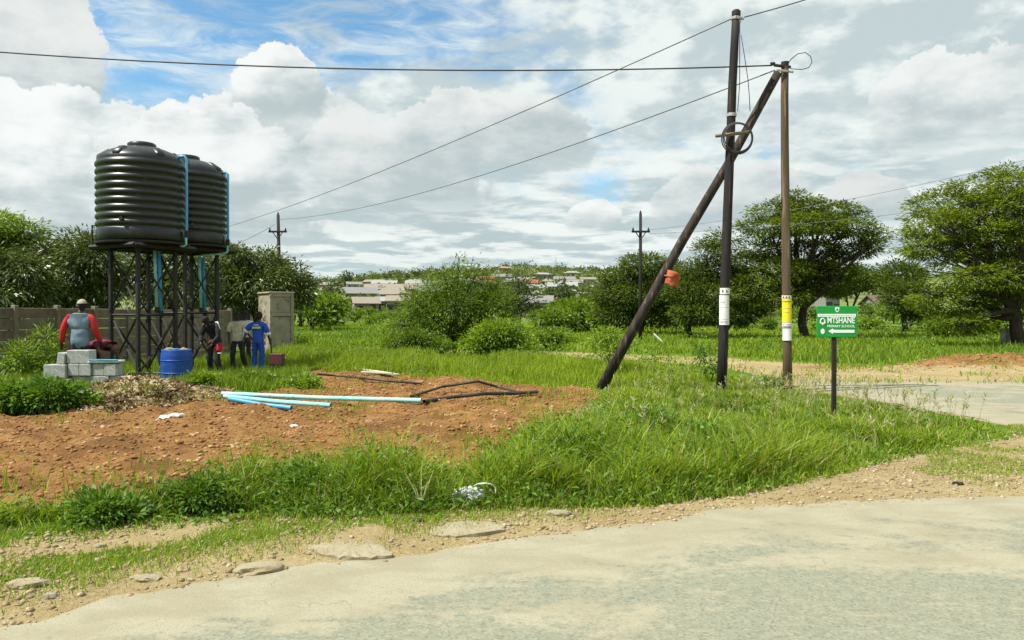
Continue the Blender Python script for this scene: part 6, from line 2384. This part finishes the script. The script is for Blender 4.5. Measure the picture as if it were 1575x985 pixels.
        if hair:
            m.add(vs, fs).build('hair', M[hair], t, smooth=True)
        tmp.free()
    return t, D, k


def build_people():
    def at(px, y):
        x = (px - 787.5) / FPX * y
        return (x, y, hz(x, y))
    # man in blue overalls, seen from behind, one hand on a shovel
    p = at(397, 21.5)
    t, D, k = person('man in bright blue overalls seen from behind, one hand on a tool', p, R(-6),
                     dict(elL=(-.33, -.04, 1.20), wrL=(-.20, -.02, 1.02), elR=(.27, .02, 1.12), wrR=(.30, .10, .90), knL=(-.11, .03, .50), anL=(-.13, 0, .09), toL=(-.16, .16, .045), hed=(.01, .02, 1.53), top=(.015, .05, 1.62)),
                     'skin_dark', 1.70, 'overall_blue', .5, 'overall_blue', 'dark_shoe', shirt_len=.10, cuff='white_cloth')
    for (z, w, hh, m, nm) in ((1.30, .24, .055, 'lime_strip', 'reflective_strip'), (1.375, .15, .025, 'white_cloth', 'back_print')):
        v, n = [], 9
        for zz in (z - hh / 2, z + hh / 2):
            for i in range(n):
                u = (i / (n - 1) - .5) * w
                v.append((u * k, (-.150 + 1.5 * u * u) * k, zz * k))
        fr = [(i, i + 1, n + i + 1, n + i) for i in range(n - 1)]
        o = MB().add(v, fr).build(nm, M[m], t)
        sd = o.modifiers.new('thickness', 'SOLIDIFY')
        sd.thickness = .006
    # shovel held by him
    a = Vector(p) + Matrix.Rotation(R(-6), 3, 'Z') @ (D['wrR'] + Vector((.02, .05, -.09)) * k)
    b = at(420, 21.0)
    sv = thing('digging_bar', 'long dark bar held by the man in blue overalls', 'tool', b)
    top = a - Vector(b) + Vector((-.02, 0, .10))
    MB().tube([(0, 0, .02), top], .018, 8).build('bar_shaft', M['steel'], sv)
    MB().tube([top, top + Vector((-.01, 0, .08))], .025, 8).build('bar_grip', M['steel'], sv)
    # maroon metal box on legs
    q = at(426, 20.6)
    bx = thing('pipe_vice', 'maroon metal box on thin legs beside the man in blue overalls', 'tool stand', q)
    MB().box((0, 0, .47), (.34, .26, .28), bev=.015).build('box_body', M['maroon'], bx)
    for sx in (-1, 1):
        for sy in (-1, 1):
            MB().tube([(sx * .13, sy * .09, .35), (sx * .17, sy * .13, 0)], .016, 6).build('leg', M['steel'], bx)
    # man in a cream shirt facing the road
    person('man in a cream short sleeved shirt facing the road beside the blue overalls', at(365, 22.5), R(186),
           dict(elR=(.24, .02, 1.12), wrR=(.20, .12, .90), elL=(-.24, .0, 1.12), wrL=(-.20, .10, .90), top=(0, .04, 1.62),
                knL=(-.16, .06, .50), anL=(-.24, -.02, .09), toL=(-.28, .14, .045), knR=(.12, .04, .50), anR=(.14, .0, .09)),
           'skin_dark', 1.71, 'cream_cloth', .5, 'dark_trousers', 'teal_shoe', shirt_len=.08)
    person('man in a white top standing half hidden behind the cream shirt', at(378, 24.6), R(175), {}, 'skin_dark', 1.72, 'white_cloth', .5, 'dark_trousers', 'dark_shoe')
    # bent figure in black with white shoulders and red
    t, D, k = person('man bending forward in a black top with white shoulder stripes and red cloth', at(330, 20.2), R(160),
                     dict(pel=(0, -.06, .93), abd=(0, .0, 1.08), che=(0, .10, 1.25), nec=(0, .20, 1.36), hed=(0, .25, 1.40), top=(0, .31, 1.45), shL=(-.19, .12, 1.34), shR=(.19, .12, 1.34),
                          elL=(-.27, .18, 1.06), wrL=(-.17, .30, .86), elR=(.27, .18, 1.06), wrR=(.15, .32, .90), knL=(-.13, .06, .50), anL=(-.20, -.0, .09), toL=(-.23, .16, .045), knR=(.10, .08, .50)),
                     'skin_dark', 1.76, 'black_cloth', 1.0, 'black_cloth', 'red_shoe', shirt_len=.06, head_rot=(R(-38), 0, 0))
    for sx, sd in ((-1, 'L'), (1, 'R')):
        a, b = D['sh' + sd] + Vector((0, 0, .075)), D['sh' + sd].lerp(D['el' + sd], .45) + Vector((sx * .068, 0, .02))
        MB().tube([D['che'] + Vector((sx * .10, -.02, .155)), a, b], [.022, .024, .020], 8, squash=.6).build('shoulder_stripe', M['white_cloth'], t, smooth=True)
    o = skin_object('red_apron', [(D['pel'] + Vector((-.16, .10, .06)), (.07, .05)), (D['pel'] + Vector((-.04, .14, .03)), (.10, .05)), (D['pel'] + Vector((.12, .12, -.06)), (.08, .05))], [(0, 1), (1, 2)], M['maroon_cloth'], t)
    o = skin_object('red_cloth', [(D['pel'] + Vector((-.20, .12, -.02)), (.07, .05)), (D['pel'] + Vector((-.21, .13, -.20)), (.085, .05)), (D['pel'] + Vector((-.21, .13, -.26)), (.075, .045))], [(0, 1), (1, 2)], M['red_cloth'], t)
    o = skin_object('white_hem', [(D['pel'] + Vector((-.21, .13, -.27)), (.078, .05)), (D['pel'] + Vector((-.21, .13, -.31)), (.07, .045))], [(0, 1)], M['white_cloth'], t)
    # man in red sleeves and a grey-blue vest behind the blocks
    x, y, z = at(123, 18.6)
    person('man in red sleeves, grey blue vest and cream cap seen from behind the blocks', (x, y, z), R(4),
           dict(elL=(-.315, -.04, 1.12), wrL=(-.375, .02, .84), elR=(.31, -.02, 1.12), wrR=(.37, .10, .86), shL=(-.225, 0, 1.385), shR=(.225, 0, 1.385), che=(0, 0, 1.27), top=(.02, .05, 1.61)),
           'skin_dark', 1.98, 'red_sleeve', 1.0, 'dark_trousers', 'dark_shoe', vest='denim_grey_blue', sleeve_mat='red_sleeve', cap='cap_cream', bulk=1.22, shirt_len=.22)
    # man in maroon bending low behind the blocks
    x, y, z = at(178, 19.0)
    person('bald man in a maroon shirt bending low beside the man in red sleeves', (x - .36, y + .06, z), R(-106),
           dict(pel=(0, -.30, .80), abd=(0, -.14, .86), che=(0, .08, .87), nec=(0, .22, .82), hed=(0, .27, .79), top=(0, .35, .75), shL=(-.20, .08, .86), shR=(.20, .08, .86),
                elL=(-.26, .16, .72), wrL=(-.20, .28, .52), elR=(.26, .16, .72), wrR=(.2, .28, .52), hiL=(-.09, -.32, .78), hiR=(.09, -.32, .78), knL=(-.11, -.20, .46), knR=(.11, -.20, .46), anL=(-.11, -.32, .09), anR=(.11, -.32, .09), toL=(-.12, -.15, .045), toR=(.12, -.15, .045)),
           'skin_brown', 1.85, 'maroon_cloth', .35, 'dark_trousers', 'dark_shoe', bulk=1.25, hair=None, head_rot=(R(-50), 0, 0))


build_people()
